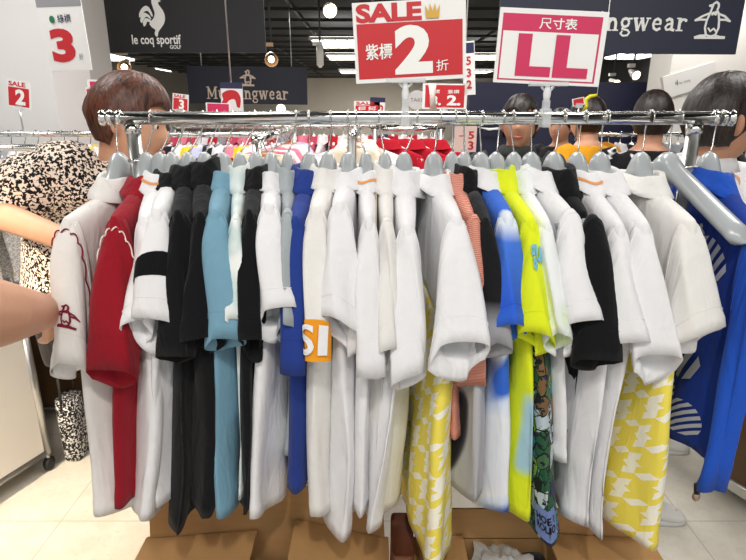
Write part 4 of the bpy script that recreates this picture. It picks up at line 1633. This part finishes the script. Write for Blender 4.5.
    for q in 'lr':
        S0, E0, W0 = J['s' + q], J['e' + q], J['w' + q]
        P = [S0.lerp(J['top'], .25), S0]
        Rr = [.06 * s + g, .062 * s + g]
        full = sleeve
        for k in range(1, 9):
            t = k / 8 * full
            if t <= 1:
                p = S0.lerp(E0, t)
                r = .06 - .012 * t
            else:
                p = E0.lerp(W0, t - 1)
                r = .048 - .012 * (t - 1)
            P.append(p + Vector((noise.noise(p * 20), noise.noise(p * 23 + Vector((3, 0, 0))), 0)) * 0.006)
            Rr.append((r + (.006 * math.sin(k * 2.1))) * s + g * 1.4)
        tb.tube(P, Rr, 18)
    remeshed(tb, 0.009, 4).build('top', top, root)
    if collar:
        rings = []
        for k, (r, z) in enumerate(((.064, -.012), (.06, .02), (.064, .03), (.074, .022), (.088, -.012))):
            rings.append(ellipse_ring(J['neck'] + Vector((0, 0, (z - .01) * s)), ax, ay, (r + .004) * s, (r + .004) * s, 28))
        MB().loft(rings, cap=False).build('collar', collar, root, solid=0.002)
    pb = MB()
    pb.loft([ellipse_ring(J['pelvis'] + Vector((0, 0, dz * s)), ax, ay, rx * s, ry * s, 24) for dz, rx, ry in ((.1, .145, .108), (0, .168, .122), (-.1, .16, .115))])
    for q in 'lr':
        limb(pb, [J['h' + q], J['k' + q], J['a' + q] + Vector((0, 0, .03))], [.094, .072, .058], 18)
    remeshed(pb, 0.010, 4).build('trousers', trousers, root)
    for q in 'lr':
        f0 = J['a' + q]
        sb = MB()
        fr = []
        for y, wd, h in ((-.075, .022, .05), (-.06, .036, .075), (0, .042, .085), (.06, .046, .07), (.12, .046, .05), (.165, .034, .034), (.18, .012, .02)):
            c = Vector((f0.x, f0.y, 0)) + ay * y * s + Vector((0, 0, h / 2 * s + 0.008))
            fr.append(ellipse_ring(c, ax, Vector((0, 0, 1)), wd * s, h / 2 * s, 16))
        sb.loft(fr)
        sh = sb.build('shoe', shoe or plain('shoe_dark', (40, 40, 44), 0.5), root)
        so = MB().loft([ellipse_ring(Vector((f0.x, f0.y, z)) + ay * 0.05 * s, ax, ay, .05 * s, .135 * s, 24) for z in (0.0005, 0.02)]).build('sole', plain('sole_white', (214, 214, 212), 0.6), sh)
    return root, J


def print_mat(name, dark, light, scale, thr=0.5):
    t = NT(name)
    co = t.coord()
    v = t.noise(co, scale, 1.5, 0.5, 0.6)
    t.l(t.ramp(v, [(thr - 0.02, srgb(dark)), (thr + 0.02, srgb(light))]), t.b.inputs['Base Color'])
    cloth_finish(t, 0.3)
    return t.m


F_print = print_mat('pebble_print', (26, 20, 20), (246, 228, 212), 140, 0.5)
wx = lambda px, py, Y: tuple(at(px, py, Y))
Hd = at(129, 122, 1.55)
person('person in a pebble print blouse with short brown hair, reaching behind the rail', (-0.80, 1.62), math.radians(-80), F_print, cloth('black_trousers', (34, 32, 34)), M_hairbrown, M_skin,
       over=dict(head=Hd, neck=Hd + Vector((-.05, .01, -.115)), top=Hd + Vector((-.10, .02, -.125)), chest=(-0.85, 1.62, 1.235), waist=(-0.89, 1.62, 1.06), pelvis=(-0.89, 1.62, .9),
                 sr=at(72, 172, 1.47), er=at(-22, 206, 1.38), wr=at(66, 240, 1.27), sl=(-0.72, 1.76, 1.36), el=(-0.66, 1.80, 1.10), wl=(-0.5, 1.76, 1.0),
                 ar=(-0.66, 1.58, .075), kr=(-0.72, 1.56, .47), al=(-0.66, 1.74, .075), kl=(-0.72, 1.75, .47)),
       style='short', loose=1.7, sleeve=1.02, voxel=0.006, head_pitch=-0.3, head_turn=-0.1, hem=0.09)
wp = at(44, 312, 0.92)
el = at(-22, 314, 0.70)
person('bare arm of a person at the left edge, holding the leftmost white shirt', (-0.90, 0.72), math.radians(-50), cloth('white_tee', (232, 232, 232)), cloth('white_trousers', (226, 226, 230)), M_hairblack, M_skin,
       over=dict(sr=(-0.80, 0.60, 1.36), er=el, wr=wp, el=(-1.12, 0.84, 1.1), wl=(-1.05, 0.96, .95)), loose=1.4, sleeve=0.7, voxel=0.006, arm_k=1.35)
Hr = at(722, 122, 1.60)
person('person with short dark hair and white collar behind the right end of the rail', (1.16, 1.78), math.radians(-105), cloth('white_polo', (232, 232, 234)), cloth('grey_trousers', (70, 70, 76)), M_hairblack, M_skin2,
       over=dict(head=Hr, neck=Hr + Vector((-.01, .04, -.11)), top=Hr + Vector((0.0, .06, -.165)), chest=(1.03, 1.69, 1.22), waist=(1.08, 1.72, 1.05), pelvis=(1.12, 1.75, .9),
                 sl=Hr + Vector((.16, .12, -.19)), sr=Hr + Vector((-.13, .08, -.2)), er=(0.9, 1.66, 1.08), wr=(1.05, 1.6, .95), el=(1.2, 1.68, 1.1), wl=(1.25, 1.56, 1.0),
                 ar=(1.02, 1.84, .075), kr=(.99, 1.78, .47), al=(1.28, 2.30, .075), kl=(1.18, 1.98, .47), hl=(1.14, 1.82, .86), hr=(1.03, 1.74, .86)),
       collar=cloth('white_collar', (236, 236, 238)), style='short', shoe=plain('white_canvas', (222, 220, 216), 0.7), voxel=0.006, head_turn=0.35)
Hp = at(520, 124, 2.5)
person('person in a dark grey polo seen under the rail left of the size sign', (Hp.x, 2.52), math.radians(175), cloth('charcoal_polo', (62, 66, 64)), cloth('dark_trousers', (40, 40, 46)), M_hairblack, M_skin2,
       scale=(Hp.z) / 1.545, collar=cloth('charcoal_polo', (62, 66, 64)), head_turn=-0.2)
Hy = at(592, 120, 2.95)
person('person in a yellow top with dark hair, seen from behind under the rail', (Hy.x, 2.97), math.radians(28), cloth('mustard_top', (240, 168, 34)), cloth('blue_jeans', (60, 72, 100)), M_hairblack, M_skin, scale=Hy.z / 1.545)
Hb = at(563, 127, 3.7)
person('person in black standing between the grey polo and the yellow top', (Hb.x, 3.72), math.radians(140), cloth('black_tee', (26, 26, 30)), cloth('dark_trousers', (40, 40, 46)), M_hairblack, M_skin2, scale=Hb.z / 1.545)
Hq = at(655, 120, 2.5)
person('person with black hair in a black and white patterned top, near the right post', (Hq.x, 2.52), math.radians(-20), print_mat('black_white_print', (22, 22, 26), (226, 226, 226), 16, 0.6), cloth('dark_trousers', (40, 40, 46)), M_hairblack, M_skin2, scale=Hq.z / 1.545)

# ------------------------------------------------------------------ racks and garments beyond
M_wood = plain('wood_hanger', (186, 122, 62), 0.45)
M_whiteplastic = plain('white_plastic', (226, 226, 226), 0.35)


def back_rack(label, p0, p1, z):
    p0, p1 = Vector((p0[0], p0[1], z)), Vector((p1[0], p1[1], z))
    c = (p0 + p1) / 2
    t = thing('clothes_rack', label, 'rack', (c.x, c.y, 0))
    MB().tube([p0, p1], 0.012, 12).build('rail', M_chrome, t)
    d = (p1 - p0).normalized()
    n = Vector((-d.y, d.x, 0))
    for p in (p0 + d * 0.02, p1 - d * 0.02):
        MB().tube([(p.x, p.y, z), (p.x, p.y, 0.03)], 0.013, 12).build('post', M_steel, t)
        a, b2 = p - n * 0.22, p + n * 0.22
        MB().tube([(a.x, a.y, 0.018), (b2.x, b2.y, 0.018)], 0.015, 10).build('foot', M_steel, t)
    return t


PR = Shirt(-0.07, -0.66, (0, -0.25), 0.05, -0.31, 0.03, 0, 0.019, 0.022, 3, 0.008, dz0=0.040)
_m = PR.body_mesh(rows=12, n=32)
for sd in (-1, 1):
    q = PR.sleeve_mesh(rows=8, n=16, side=sd)
    _m.add(q.v, q.f)
q = PR.collar_mesh()
_m.add(q.v, q.f)
PROTO = _m.build('shirt', F_white, None, world=False)
PROTO_ME = PROTO.data
bpy.data.objects.remove(PROTO)
_h = MB()
rings = []
for i in range(21):
    u = -1 + i / 10
    au = abs(u)
    zc = -0.005 - 0.085 * (max(0, au - 0.08) / 0.92) ** 1.1
    rings.append([(0.010 * (1 + 0.3 * au) * math.cos(2 * PI * k / 10), 0.21 * u, zc + (0.013 + 0.012 * (1 - au) ** 3) * math.sin(2 * PI * k / 10)) for k in range(10)])
_h.loft(rings)
HB = _h.build('hanger_body', M_wood, None, world=False)
HANG_ME = HB.data
bpy.data.objects.remove(HB)
HK = MB().tube(hook_path(0.06, 0.0, 0.015), 0.002, 6).build('hook', M_hook, None, world=False)
HOOK_ME = HK.data
bpy.data.objects.remove(HK)


def recolour(me, name, m, parent=None):
    o = bpy.data.objects.new(name, me)
    COL.objects.link(o)
    if parent:
        o.parent = parent
    o.material_slots[0].link = 'OBJECT'
    o.material_slots[0].material = m
    return o


COLN = {'white': (232, 232, 234), 'black': (28, 28, 32), 'pink': (228, 132, 156), 'red': (186, 26, 44), 'lilac': (196, 196, 226), 'yellow': (240, 206, 50), 'navy': (40, 48, 92), 'grey': (150, 152, 158), 'rose': (196, 70, 96), 'cream': (232, 220, 196), 'orange': (232, 130, 50), 'blue': (60, 100, 180)}


def hang(x, y, z, rz, colour, hm, hlabel, glabel, hgroup, ggroup, hname='clothes_hanger', scale=1.0):
    h = thing(hname, hlabel, 'hanger', (x, y, z - 0.06), rz, hgroup)
    b1 = recolour(HANG_ME, 'hanger_body', hm, h)
    recolour(HOOK_ME, 'hook', M_hook, h)
    if colour:
        o = recolour(PROTO_ME, 'polo_shirt', cloth(colour + '_garment', COLN[colour]))
        o.location = (x, y, z - 0.075)
        o.rotation_euler = (0, 0, rz)
        o.scale = (random.choice((-1, 1)), 1, random.uniform(0.94, 1.05))
        tag(o, glabel, 'shirt', ggroup)


rnd = random.Random(4)
# face-out rails with wooden hangers
ZB = 1.43
for (rx_, y0, y1, lab, n) in [(-0.34, 1.72, 2.45, 'first', 7), (-0.07, 2.02, 2.75, 'second', 7)]:
    where = 'left of centre' if lab == 'first' else 'at the centre'
    back_rack('chrome rack running away from the aisle ' + where + ', hung with wooden hangers', (rx_, y0 - 0.05), (rx_, y1 + 0.05), ZB)
    for k in range(n):
        c = rnd.choice(['white', 'cream', 'white', 'pink', 'lilac'])
        hang(rx_, y0 + 0.03 + k * (y1 - y0) / n, ZB, PI / 2 + rnd.uniform(-.12, .12), c, M_wood, 'brown wooden hanger on the rack behind, ' + where,
             c + ' shirt on a wooden hanger on the rack behind, ' + where, 'wooden hangers ' + where, c + ' shirts on wooden hangers ' + where)
# row of colourful shirts
back_rack('long chrome rack of colourful shirts beyond the left half of the front rail', (-1.22, 2.6), (-0.48, 2.6), 1.405)
cols = ['white', 'pink', 'black', 'lilac', 'white', 'pink', 'black', 'white', 'yellow', 'lilac', 'black', 'white', 'pink', 'yellow', 'white', 'navy']
for k, c in enumerate(cols):
    hang(-1.19 + k * 0.046, 2.6, 1.405, rnd.uniform(-.25, .05), c, M_whiteplastic, 'white plastic hanger on the rack of colourful shirts behind',
         c + ' shirt on the far rack of colourful shirts, left half', 'white hangers on the colourful rack', c + ' shirts on the colourful rack')
back_rack('far chrome rack of rose and red garments in the middle of the shop', (-1.15, 3.3), (0.36, 3.3), 1.42)
for k in range(26):
    c = ['rose', 'pink', 'rose', 'white', 'red', 'grey'][k % 6] if k < 16 else ['red', 'white', 'red', 'navy', 'red', 'white'][k % 6]
    hang(-1.12 + k * 0.056, 3.3, 1.42, rnd.uniform(-.2, .2), c, M_whiteplastic, 'white plastic hanger on the far rack of rose and red garments',
         c + ' garment on the far rack in the middle of the shop', 'white hangers on the far middle rack', c + ' garments on the far middle rack')
# red tops near centre
rx_ = at(400, 135, 2.35).x
back_rack('short chrome rack with red tops behind the centre of the front rail', (rx_ - 0.12, 2.9), (rx_ + 0.25, 2.9), 1.42)
for k in range(3):
    hang(rx_ - 0.05 + k * 0.12, 2.9, 1.42, PI / 2 - 0.5, 'red', M_whiteplastic, 'white hanger under a red top behind the centre', 'bright red top hanging behind the centre of the rail', 'hangers of the red tops', 'red tops behind the centre')
# the left rack
back_rack('chrome rack of white and mixed garments against the left white column', (-2.2, 2.45), (-1.02, 2.45), 1.415)
for k in range(20):
    c = ['white', 'grey', 'white', 'cream', 'orange', 'white', 'grey', 'yellow', 'white', 'black'][k % 10]
    hang(-2.15 + k * 0.056, 2.45, 1.415, rnd.uniform(-.2, .1), c, M_whiteplastic, 'white plastic hanger on the rack by the white column',
         c + ' garment on the rack by the white column', 'hangers on the rack by the column', c + ' garments on the rack by the column')
# black garments at right, grey and white ones
rx_ = at(640, 140, 3.2).x
back_rack('chrome rack of grey and black garments beyond the right half of the front rail', (rx_ - 0.35, 3.2), (rx_ + 0.6, 3.2), 1.38)
for k in range(14):
    c = ['grey', 'grey', 'black', 'white', 'black', 'orange', 'black'][k % 7]
    hang(rx_ - 0.3 + k * 0.064, 3.2, 1.38, rnd.uniform(-.3, .1), c, M_whiteplastic, 'white plastic hanger on the right far rack of grey and black garments',
         c + ' garment on the right far rack', 'hangers on the right far rack', c + ' garments on the right far rack')
# mesh tops with tags on the left
for k, (px, py) in enumerate([(4, 178), (20, 182)]):
    p = at(px, py, 2.12)
    t = thing('mesh_top', ['white mesh top with paper tags at the left edge', 'white mesh top with paper tags, nearer the print blouse'][k], 'shirt', (p.x, p.y, 1.30), 0.2)
    t.scale = (1, 1, 0.55)
    o = recolour(PROTO_ME, 'body', print_mat('mesh_white', (176, 172, 168), (232, 230, 228), 120, 0.48), t)
    for j in range(3):
        q = at(px + 2 + 5 * j, 222 + 15 * j, 1.86)
        MB().box(q, (0.045, 0.002, 0.06)).build('paper_tag', M_signwhite, t, smooth=False)
    hh = thing('clothes_hanger', ['white hanger in the mesh top at the left edge', 'white hanger in the mesh top nearer the print blouse'][k], 'hanger', (p.x, p.y, 1.32), 0.2)
    recolour(HANG_ME, 'hanger_body', M_whiteplastic, hh)
    recolour(HOOK_ME, 'hook', M_hook, hh)
back_rack('short chrome rack for the white mesh tops at the left edge', (-2.1, 2.12), (-1.05, 2.12), 1.38)
# single white hanger poking above the front rail
p = at(512, 109, 5.93)
t = thing('clothes_hanger', 'white plastic hanger on the navy partition, its hook showing above the front rail', 'hanger', (p.x, p.y, p.z - 0.1), 0)
K = 2.2
MB().tube([p + Vector(q) * K for q in ((-.055, 0, -.02), (-.03, 0, -.018), (-.012, 0, .0), (0, 0, .012), (.014, 0, .010), (.022, 0, -.004))], 0.0045 * K, 8).build('hook', M_whiteplastic, t)
MB().tube([p + Vector(q) * K for q in ((-.055, 0, -.02), (-.10, 0, -.05), (-.15, 0, -.08), (-.1, 0, -.09), (.03, 0, -.08), (-.0, 0, -.04), (-.055, 0, -.02))], 0.006 * K, 8).build('hanger_body', M_whiteplastic, t)
MB().tube([p + Vector((0, -.02, 0.01)), p + Vector((0, .08, 0.01))], 0.008, 8).build('wall_peg', M_steel, t)

# small hanging tags at right
b = Board('price_card', 'tiny red and white card beside the yellow tape, right of the size sign', 'sign', [(572, 99), (584, 97), (585, 104), (573, 107)], 2.6, 0.003)
b.rect('colour_panel', (0.08, 0.1, 0.92, 0.9), M_red)
sign_post(b, 1.38)
q0 = at(597, 95, 2.6)
t = thing('hanging_tape', 'crumpled yellow tape hanging right of the size sign', 'tape', tuple(q0))
MB().tube([q0, q0 + Vector((-.03, 0, -.006)), q0 + Vector((-.045, 0.01, -.02)), q0 + Vector((-.04, 0, -.045)), q0 + Vector((-.052, 0.01, -.075))], [.006, .008, .011, .008, .006], 8).build('strip', plain('yellow_tape', (226, 214, 40), 0.4), t)
MB().tube([q0, q0 + Vector((0.01, 0, 0.25)), (q0.x + .02, q0.y, 2.92)], 0.0015, 6).build('string', M_txtwhite, t)

# ------------------------------------------------------------------ trolley and things at left
pB, pA = at_z(47, 452, 0.085), at_z(0, 482, 0.085)
d = (pA - pB)
d.z = 0
d.normalize()
n = Vector((-d.y, d.x, 0))
if n.x > 0:
    n = -n
tr = thing('trolley', 'white panelled trolley with aluminium edges and black casters at the lower left', 'trolley', (pB.x, pB.y, 0))
LEN, WID, TOP = 0.95, 0.5, 0.70
c0 = pB.copy()
c0.z = 0
foot = [c0, c0 + d * LEN, c0 + d * LEN + n * WID, c0 + n * WID]
M_lam = plain('white_laminate', (232, 226, 216), 0.4)
MB().quadslab([foot[0] + Vector((0, 0, .1)), foot[1] + Vector((0, 0, .1)), foot[1] + Vector((0, 0, TOP)), foot[0] + Vector((0, 0, TOP))], 0.012).build('side_panel', M_lam, tr, smooth=False)
MB().quadslab([foot[0] + Vector((0, 0, .1)), foot[3] + Vector((0, 0, .1)), foot[3] + Vector((0, 0, TOP)), foot[0] + Vector((0, 0, TOP))], 0.012).build('end_panel', M_lam, tr, smooth=False)
MB().quadslab([foot[3] + Vector((0, 0, .1)), foot[2] + Vector((0, 0, .1)), foot[2] + Vector((0, 0, TOP)), foot[3] + Vector((0, 0, TOP))], 0.012).build('side_panel', M_lam, tr, smooth=False)
MB().quadslab([q + Vector((0, 0, .1)) for q in foot], 0.012).build('bottom_panel', M_lam, tr, smooth=False)
M_alu = metal('aluminium', (196, 196, 196), 0.35)
for f in foot:
    MB().tube([f + Vector((0, 0, .08)), f + Vector((0, 0, TOP + 0.01))], 0.018, 12).build('edge_post', M_alu, tr)
    MB().lathe([(.005, -.014), (.024, -.014), (.03, -.008), (.03, .008), (.024, .014), (.005, .014)], (f.x, f.y, .03), 18, axis='X').build('caster', plain('black_rubber', (28, 28, 30), 0.6), tr)
    MB().tube([f + Vector((0, 0, .03)), f + Vector((0, 0, .09))], 0.009, 8).build('caster_fork', M_alu, tr)
for a, b2 in ((0, 1), (1, 2), (2, 3), (3, 0)):
    for z in (.085, TOP):
        MB().tube([foot[a] + Vector((0, 0, z)), foot[b2] + Vector((0, 0, z))], 0.014, 10).build('edge_rail', M_alu, tr)
# wire basket on the cabinet
_p = at_z(30, 423, 0.0)
KT = 0.645
KX, KY = at(32, 285, 2.5).x - 0.31, _p.y + .24
bk = thing('wire_basket', 'white wire basket standing on the brown cabinet at the left edge', 'basket', (KX, KY, KT))
BZ0, BZ1 = KT + 0.004, KT + 0.13
wm = MB()
cA = [Vector((KX + .3, KY + .2, 0)), Vector((KX + .3, KY - .2, 0)), Vector((KX - .3, KY - .2, 0)), Vector((KX - .3, KY + .2, 0))]
d, n = Vector((0, -1, 0)), Vector((-1, 0, 0))
for a, b2 in ((0, 1), (1, 2), (2, 3), (3, 0)):
    for k in range(6):
        z = BZ0 + (BZ1 - BZ0) * k / 5
        wm.tube([cA[a] + Vector((0, 0, z)), cA[b2] + Vector((0, 0, z))], 0.003 if k < 5 else 0.009, 6)
    for k in range(13):
        q = cA[a].lerp(cA[b2], k / 12)
        wm.tube([q + Vector((0, 0, BZ0)), q + Vector((0, 0, BZ1))], 0.003, 6)
for k in range(10):
    wm.tube([cA[0].lerp(cA[1], k / 9) + Vector((0, 0, BZ0)), cA[3].lerp(cA[2], k / 9) + Vector((0, 0, BZ0))], 0.003, 6)
wm.build('wire_grid', M_whiteplastic, bk)
# folded blue cloth in the basket
cc = (cA[0] + cA[2]) / 2 + Vector((0, 0, BZ0))
bl = thing('folded_towel', 'folded navy blue cloth lying in the wire basket at the left edge', 'cloth', tuple(cc))
for k in range(3):
    mb = MB()
    rings = []
    for i in range(9):
        u = -1 + i / 4
        rings.append(ellipse_ring(cc + d * u * .17 + Vector((0, 0, .045 + k * .075 + 0.004 * math.sin(u * 4 + k))), n, Vector((0, 0, 1)), .26, .036, 24, 0.5))
    mb.loft(rings)
    mb.build('fold', cloth('navy_towel', (40, 56, 142)), bl)
# white shopping bag next to the basket
# brown cabinet behind
p = at_z(30, 423, 0.0)
kb = thing('display_cabinet', 'dark brown display cabinet on casters behind the trolley at the lower left', 'cabinet', (p.x + 0.2, p.y + 0.3, 0))
M_brown = plain('brown_laminate', (92, 66, 38), 0.5, bump=0.03)
MB().box((p.x + .15, p.y + .25, .35), (.9, .45, .54)).build('carcass', M_brown, kb, smooth=False, bevel=0.006)
MB().box((p.x + .15, p.y + .25, .63), (.94, .49, .03)).build('top', M_brown, kb, smooth=False, bevel=0.006)
MB().box((p.x + .15, p.y + .25, .075), (.92, .47, .012)).build('bottom_trim', M_alu, kb, smooth=False)
for sx in (-.4, .4):
    for sy in (-.18, .18):
        MB().lathe([(.005, -.014), (.03, -.014), (.035, -.008), (.035, .008), (.03, .014), (.005, .014)], (p.x + .15 + sx, p.y + .25 + sy, .035), 18, axis='X').build('caster', plain('black_rubber', (28, 28, 30), 0.6), kb)
# patterned tote hanging behind the leftmost shirt
p = at_z(66, 424, 0.16)
p.z = 0.16
tb_ = thing('tote_bag', 'black and white dotted mesh bag on the floor by the brown cabinet', 'bag', (p.x, p.y, 0))
rings = []
for z, s_ in ((-.158, .9), (-.15, 1), (0, 1.05), (.14, 1)):
    rings.append(ellipse_ring(p + Vector((0.03, 0, z)), Vector((1, 0, 0)), Vector((0, 1, 0)), .04 * s_, .06 * s_, 24, .6))
MB().loft(rings).build('body', print_mat('dotted_mesh', (30, 30, 32), (214, 214, 214), 110, 0.54), tb_)
MB().tube([p + Vector((0.03, -.06, .1)), p + Vector((.03, -.05, .26)), p + Vector((.03, .05, .26)), p + Vector((.03, .06, .1))], .006, 8).build('handle', plain('black_strap', (30, 30, 32), .7), tb_)

# right-hand stand
p = at_z(737, 507, 0.05)
st = thing('display_stand', 'rounded brown display stand with a steel foot band and casters at the lower right', 'stand', (p.x + .26, p.y + .12, 0))
cx_, cy_ = p.x + .26, p.y + .14
MB().lathe([(.25, .10), (.25, .92), (.24, .93)], (cx_, cy_, 0), 40).build('drum', M_brown, st, smooth='auto')
MB().lathe([(.255, .07), (.262, .075), (.262, .115), (.255, .12), (.24, .12), (.24, .07)], (cx_, cy_, 0), 40, cap=False).build('foot_band', M_steel, st, smooth='auto')
MB().lathe([(.0, .07), (.25, .07), (.25, .075)], (cx_, cy_, 0), 40, cap=False).build('bottom_plate', M_steel, st, smooth='auto')
MB().lathe([(.26, .92), (.27, .925), (.27, .95), (.26, .955), (.001, .955)], (cx_, cy_, 0), 40).build('top_plate', M_brown, st, smooth='auto')
for k in range(4):
    a = PI / 4 + k * PI / 2 + .35
    q = Vector((cx_ + .2 * math.cos(a), cy_ + .2 * math.sin(a), .033))
    MB().lathe([(.005, -.013), (.028, -.013), (.033, -.007), (.033, .007), (.028, .013), (.005, .013)], q, 18, axis='X').build('caster', plain('black_rubber', (28, 28, 30), 0.6), st)
    MB().tube([q, q + Vector((0, 0, .04))], .008, 8).build('caster_fork', M_alu, st)

# ------------------------------------------------------------------ cartons under the rack
M_card = cardboard('cardboard', (190, 146, 94))
M_carddark = cardboard('cardboard_inner', (165, 124, 80))


def carton(label, x0, x1, y0, y1, h, back_flap, lf, rf, ff=None):
    t = thing('cardboard_box', label, 'box', ((x0 + x1) / 2, (y0 + y1) / 2, 0), group='cartons under the rack')
    th = 0.005
    V = Vector
    MB().box(((x0 + x1) / 2, y0, h / 2 + .002), (x1 - x0, th, h)).box(((x0 + x1) / 2, y1, h / 2 + .002), (x1 - x0, th, h)).box((x0, (y0 + y1) / 2, h / 2 + .002), (th, y1 - y0, h)).box((x1, (y0 + y1) / 2, h / 2 + .002), (th, y1 - y0, h)).box(((x0 + x1) / 2, (y0 + y1) / 2, .005), (x1 - x0, y1 - y0, th)).build('walls', M_card, t, smooth=False)

    def flap(p0, p1, out):
        p0, p1 = V(p0), V(p1)
        o = V(out)
        e = (p1 - p0) * 0.012
        MB().quadslab([p0 + e, p1 - e, p1 - e * 2 + o, p0 + e * 2 + o], th).build('flap', M_card, t, smooth=False)
    flap((x0, y1, h), (x1, y1, h), back_flap)
    flap((x0, y0, h), (x0, y1, h), lf)
    flap((x1, y0, h), (x1, y1, h), rf)
    if ff:
        flap((x0, y0, h), (x1, y0, h), ff)
    return t


carton('open cardboard box under the left half of the rack, back flap standing up', -0.545, 0.035, 0.68, 1.12, 0.525, (0, 0.01, 0.14), (0.27, 0, 0.03), (-0.22, 0, 0.06), (0, -.05, -.17))
t = thing('cardboard_sheet', 'flat cardboard sheet lying inside the left open box', 'cardboard', (-.25, 0.9, .47))
MB().quadslab([(-.53, .70, .475), (.02, .70, .475), (.02, 1.10, .475), (-.53, 1.10, .475)], .005).build('sheet', M_carddark, t, smooth=False)
carton('open cardboard box under the right half of the rack, with clear plastic inside', 0.095, 0.665, 0.68, 1.12, 0.525, (0, 0.0, 0.085), (0.12, 0, 0.015), (-0.25, 0, 0.02), (0, -.05, -.17))
t = thing('cardboard_sheet', 'flat cardboard sheet lying inside the right open box', 'cardboard', (.38, 0.9, .44))
MB().quadslab([(.11, .70, .445), (.65, .70, .445), (.65, 1.10, .445), (.11, 1.10, .445)], .005).build('sheet', M_carddark, t, smooth=False)
p = at(508, 552, 1.02)
mb = MB()
rings = []
for i in range(15):
    v = -PI / 2 + PI * (i + .02) / 14.04
    ring = []
    for k in range(40):
        u = 2 * PI * k / 40
        q = Vector((math.cos(v) * math.cos(u), math.cos(v) * math.sin(u), math.sin(v)))
        r = 1 + .35 * noise.noise(q * 3.1) + .2 * noise.noise(q * 8)
        ring.append(Vector((p.x, p.y, .495)) + Vector((q.x * .085, q.y * .10, q.z * .045)) * r)
    rings.append(ring)
mb.loft(rings)
t = thing('plastic_bag', 'crumpled clear plastic bag lying in the right open box', 'bag', (p.x, p.y, .45))
mb.build('film', plain('crumpled_plastic', (206, 206, 204), 0.15, alpha=0.8, spec=.8), t, smooth=False)
p = at(545, 556, 1.01)
t = thing('black_pouch', 'black folded pouch beside the plastic bag in the right open box', 'pouch', (p.x, p.y, .45))
MB().loft([ellipse_ring(Vector((p.x, p.y + y, .48)), Vector((1, 0, 0)), Vector((0, 0, 1)), r, r * .75, 20, .7) for y, r in ((-.11, .012), (-.09, .035), (.04, .04), (.09, .03), (.1, .01))]).build('body', cloth('black_pouch_cloth', (24, 24, 28)), t)
# reddish bag with blue cloth between the boxes
p = at(402, 528, 1.2)
t = thing('paper_bag', 'reddish brown bag with blue cloth wedged between the two open boxes', 'bag', (p.x, p.y, 0))
MB().loft([ellipse_ring(Vector((.066, 1.05, z)), Vector((1, 0, 0)), Vector((0, 1, 0)), .025, r, 32, .3) for z, r in ((.005, .07), (.2, .07), (.46, .075), (.585, .07), (.60, .068), (.57, .064))]).build('body', plain('red_brown_paper', (104, 58, 36), .7, bump=.2, bscale=20), t)
MB().loft([ellipse_ring(Vector((.064 + .008 * math.sin(k * 1.7), 0.955 - k * .004, .50 + k * .02)), Vector((1, 0, 0)), Vector((0, 1, 0)), .022 + .006 * math.sin(k * 2.3), .018, 16) for k in range(5)]).build('blue_cloth', cloth('blue_cloth', (44, 82, 176)), t)
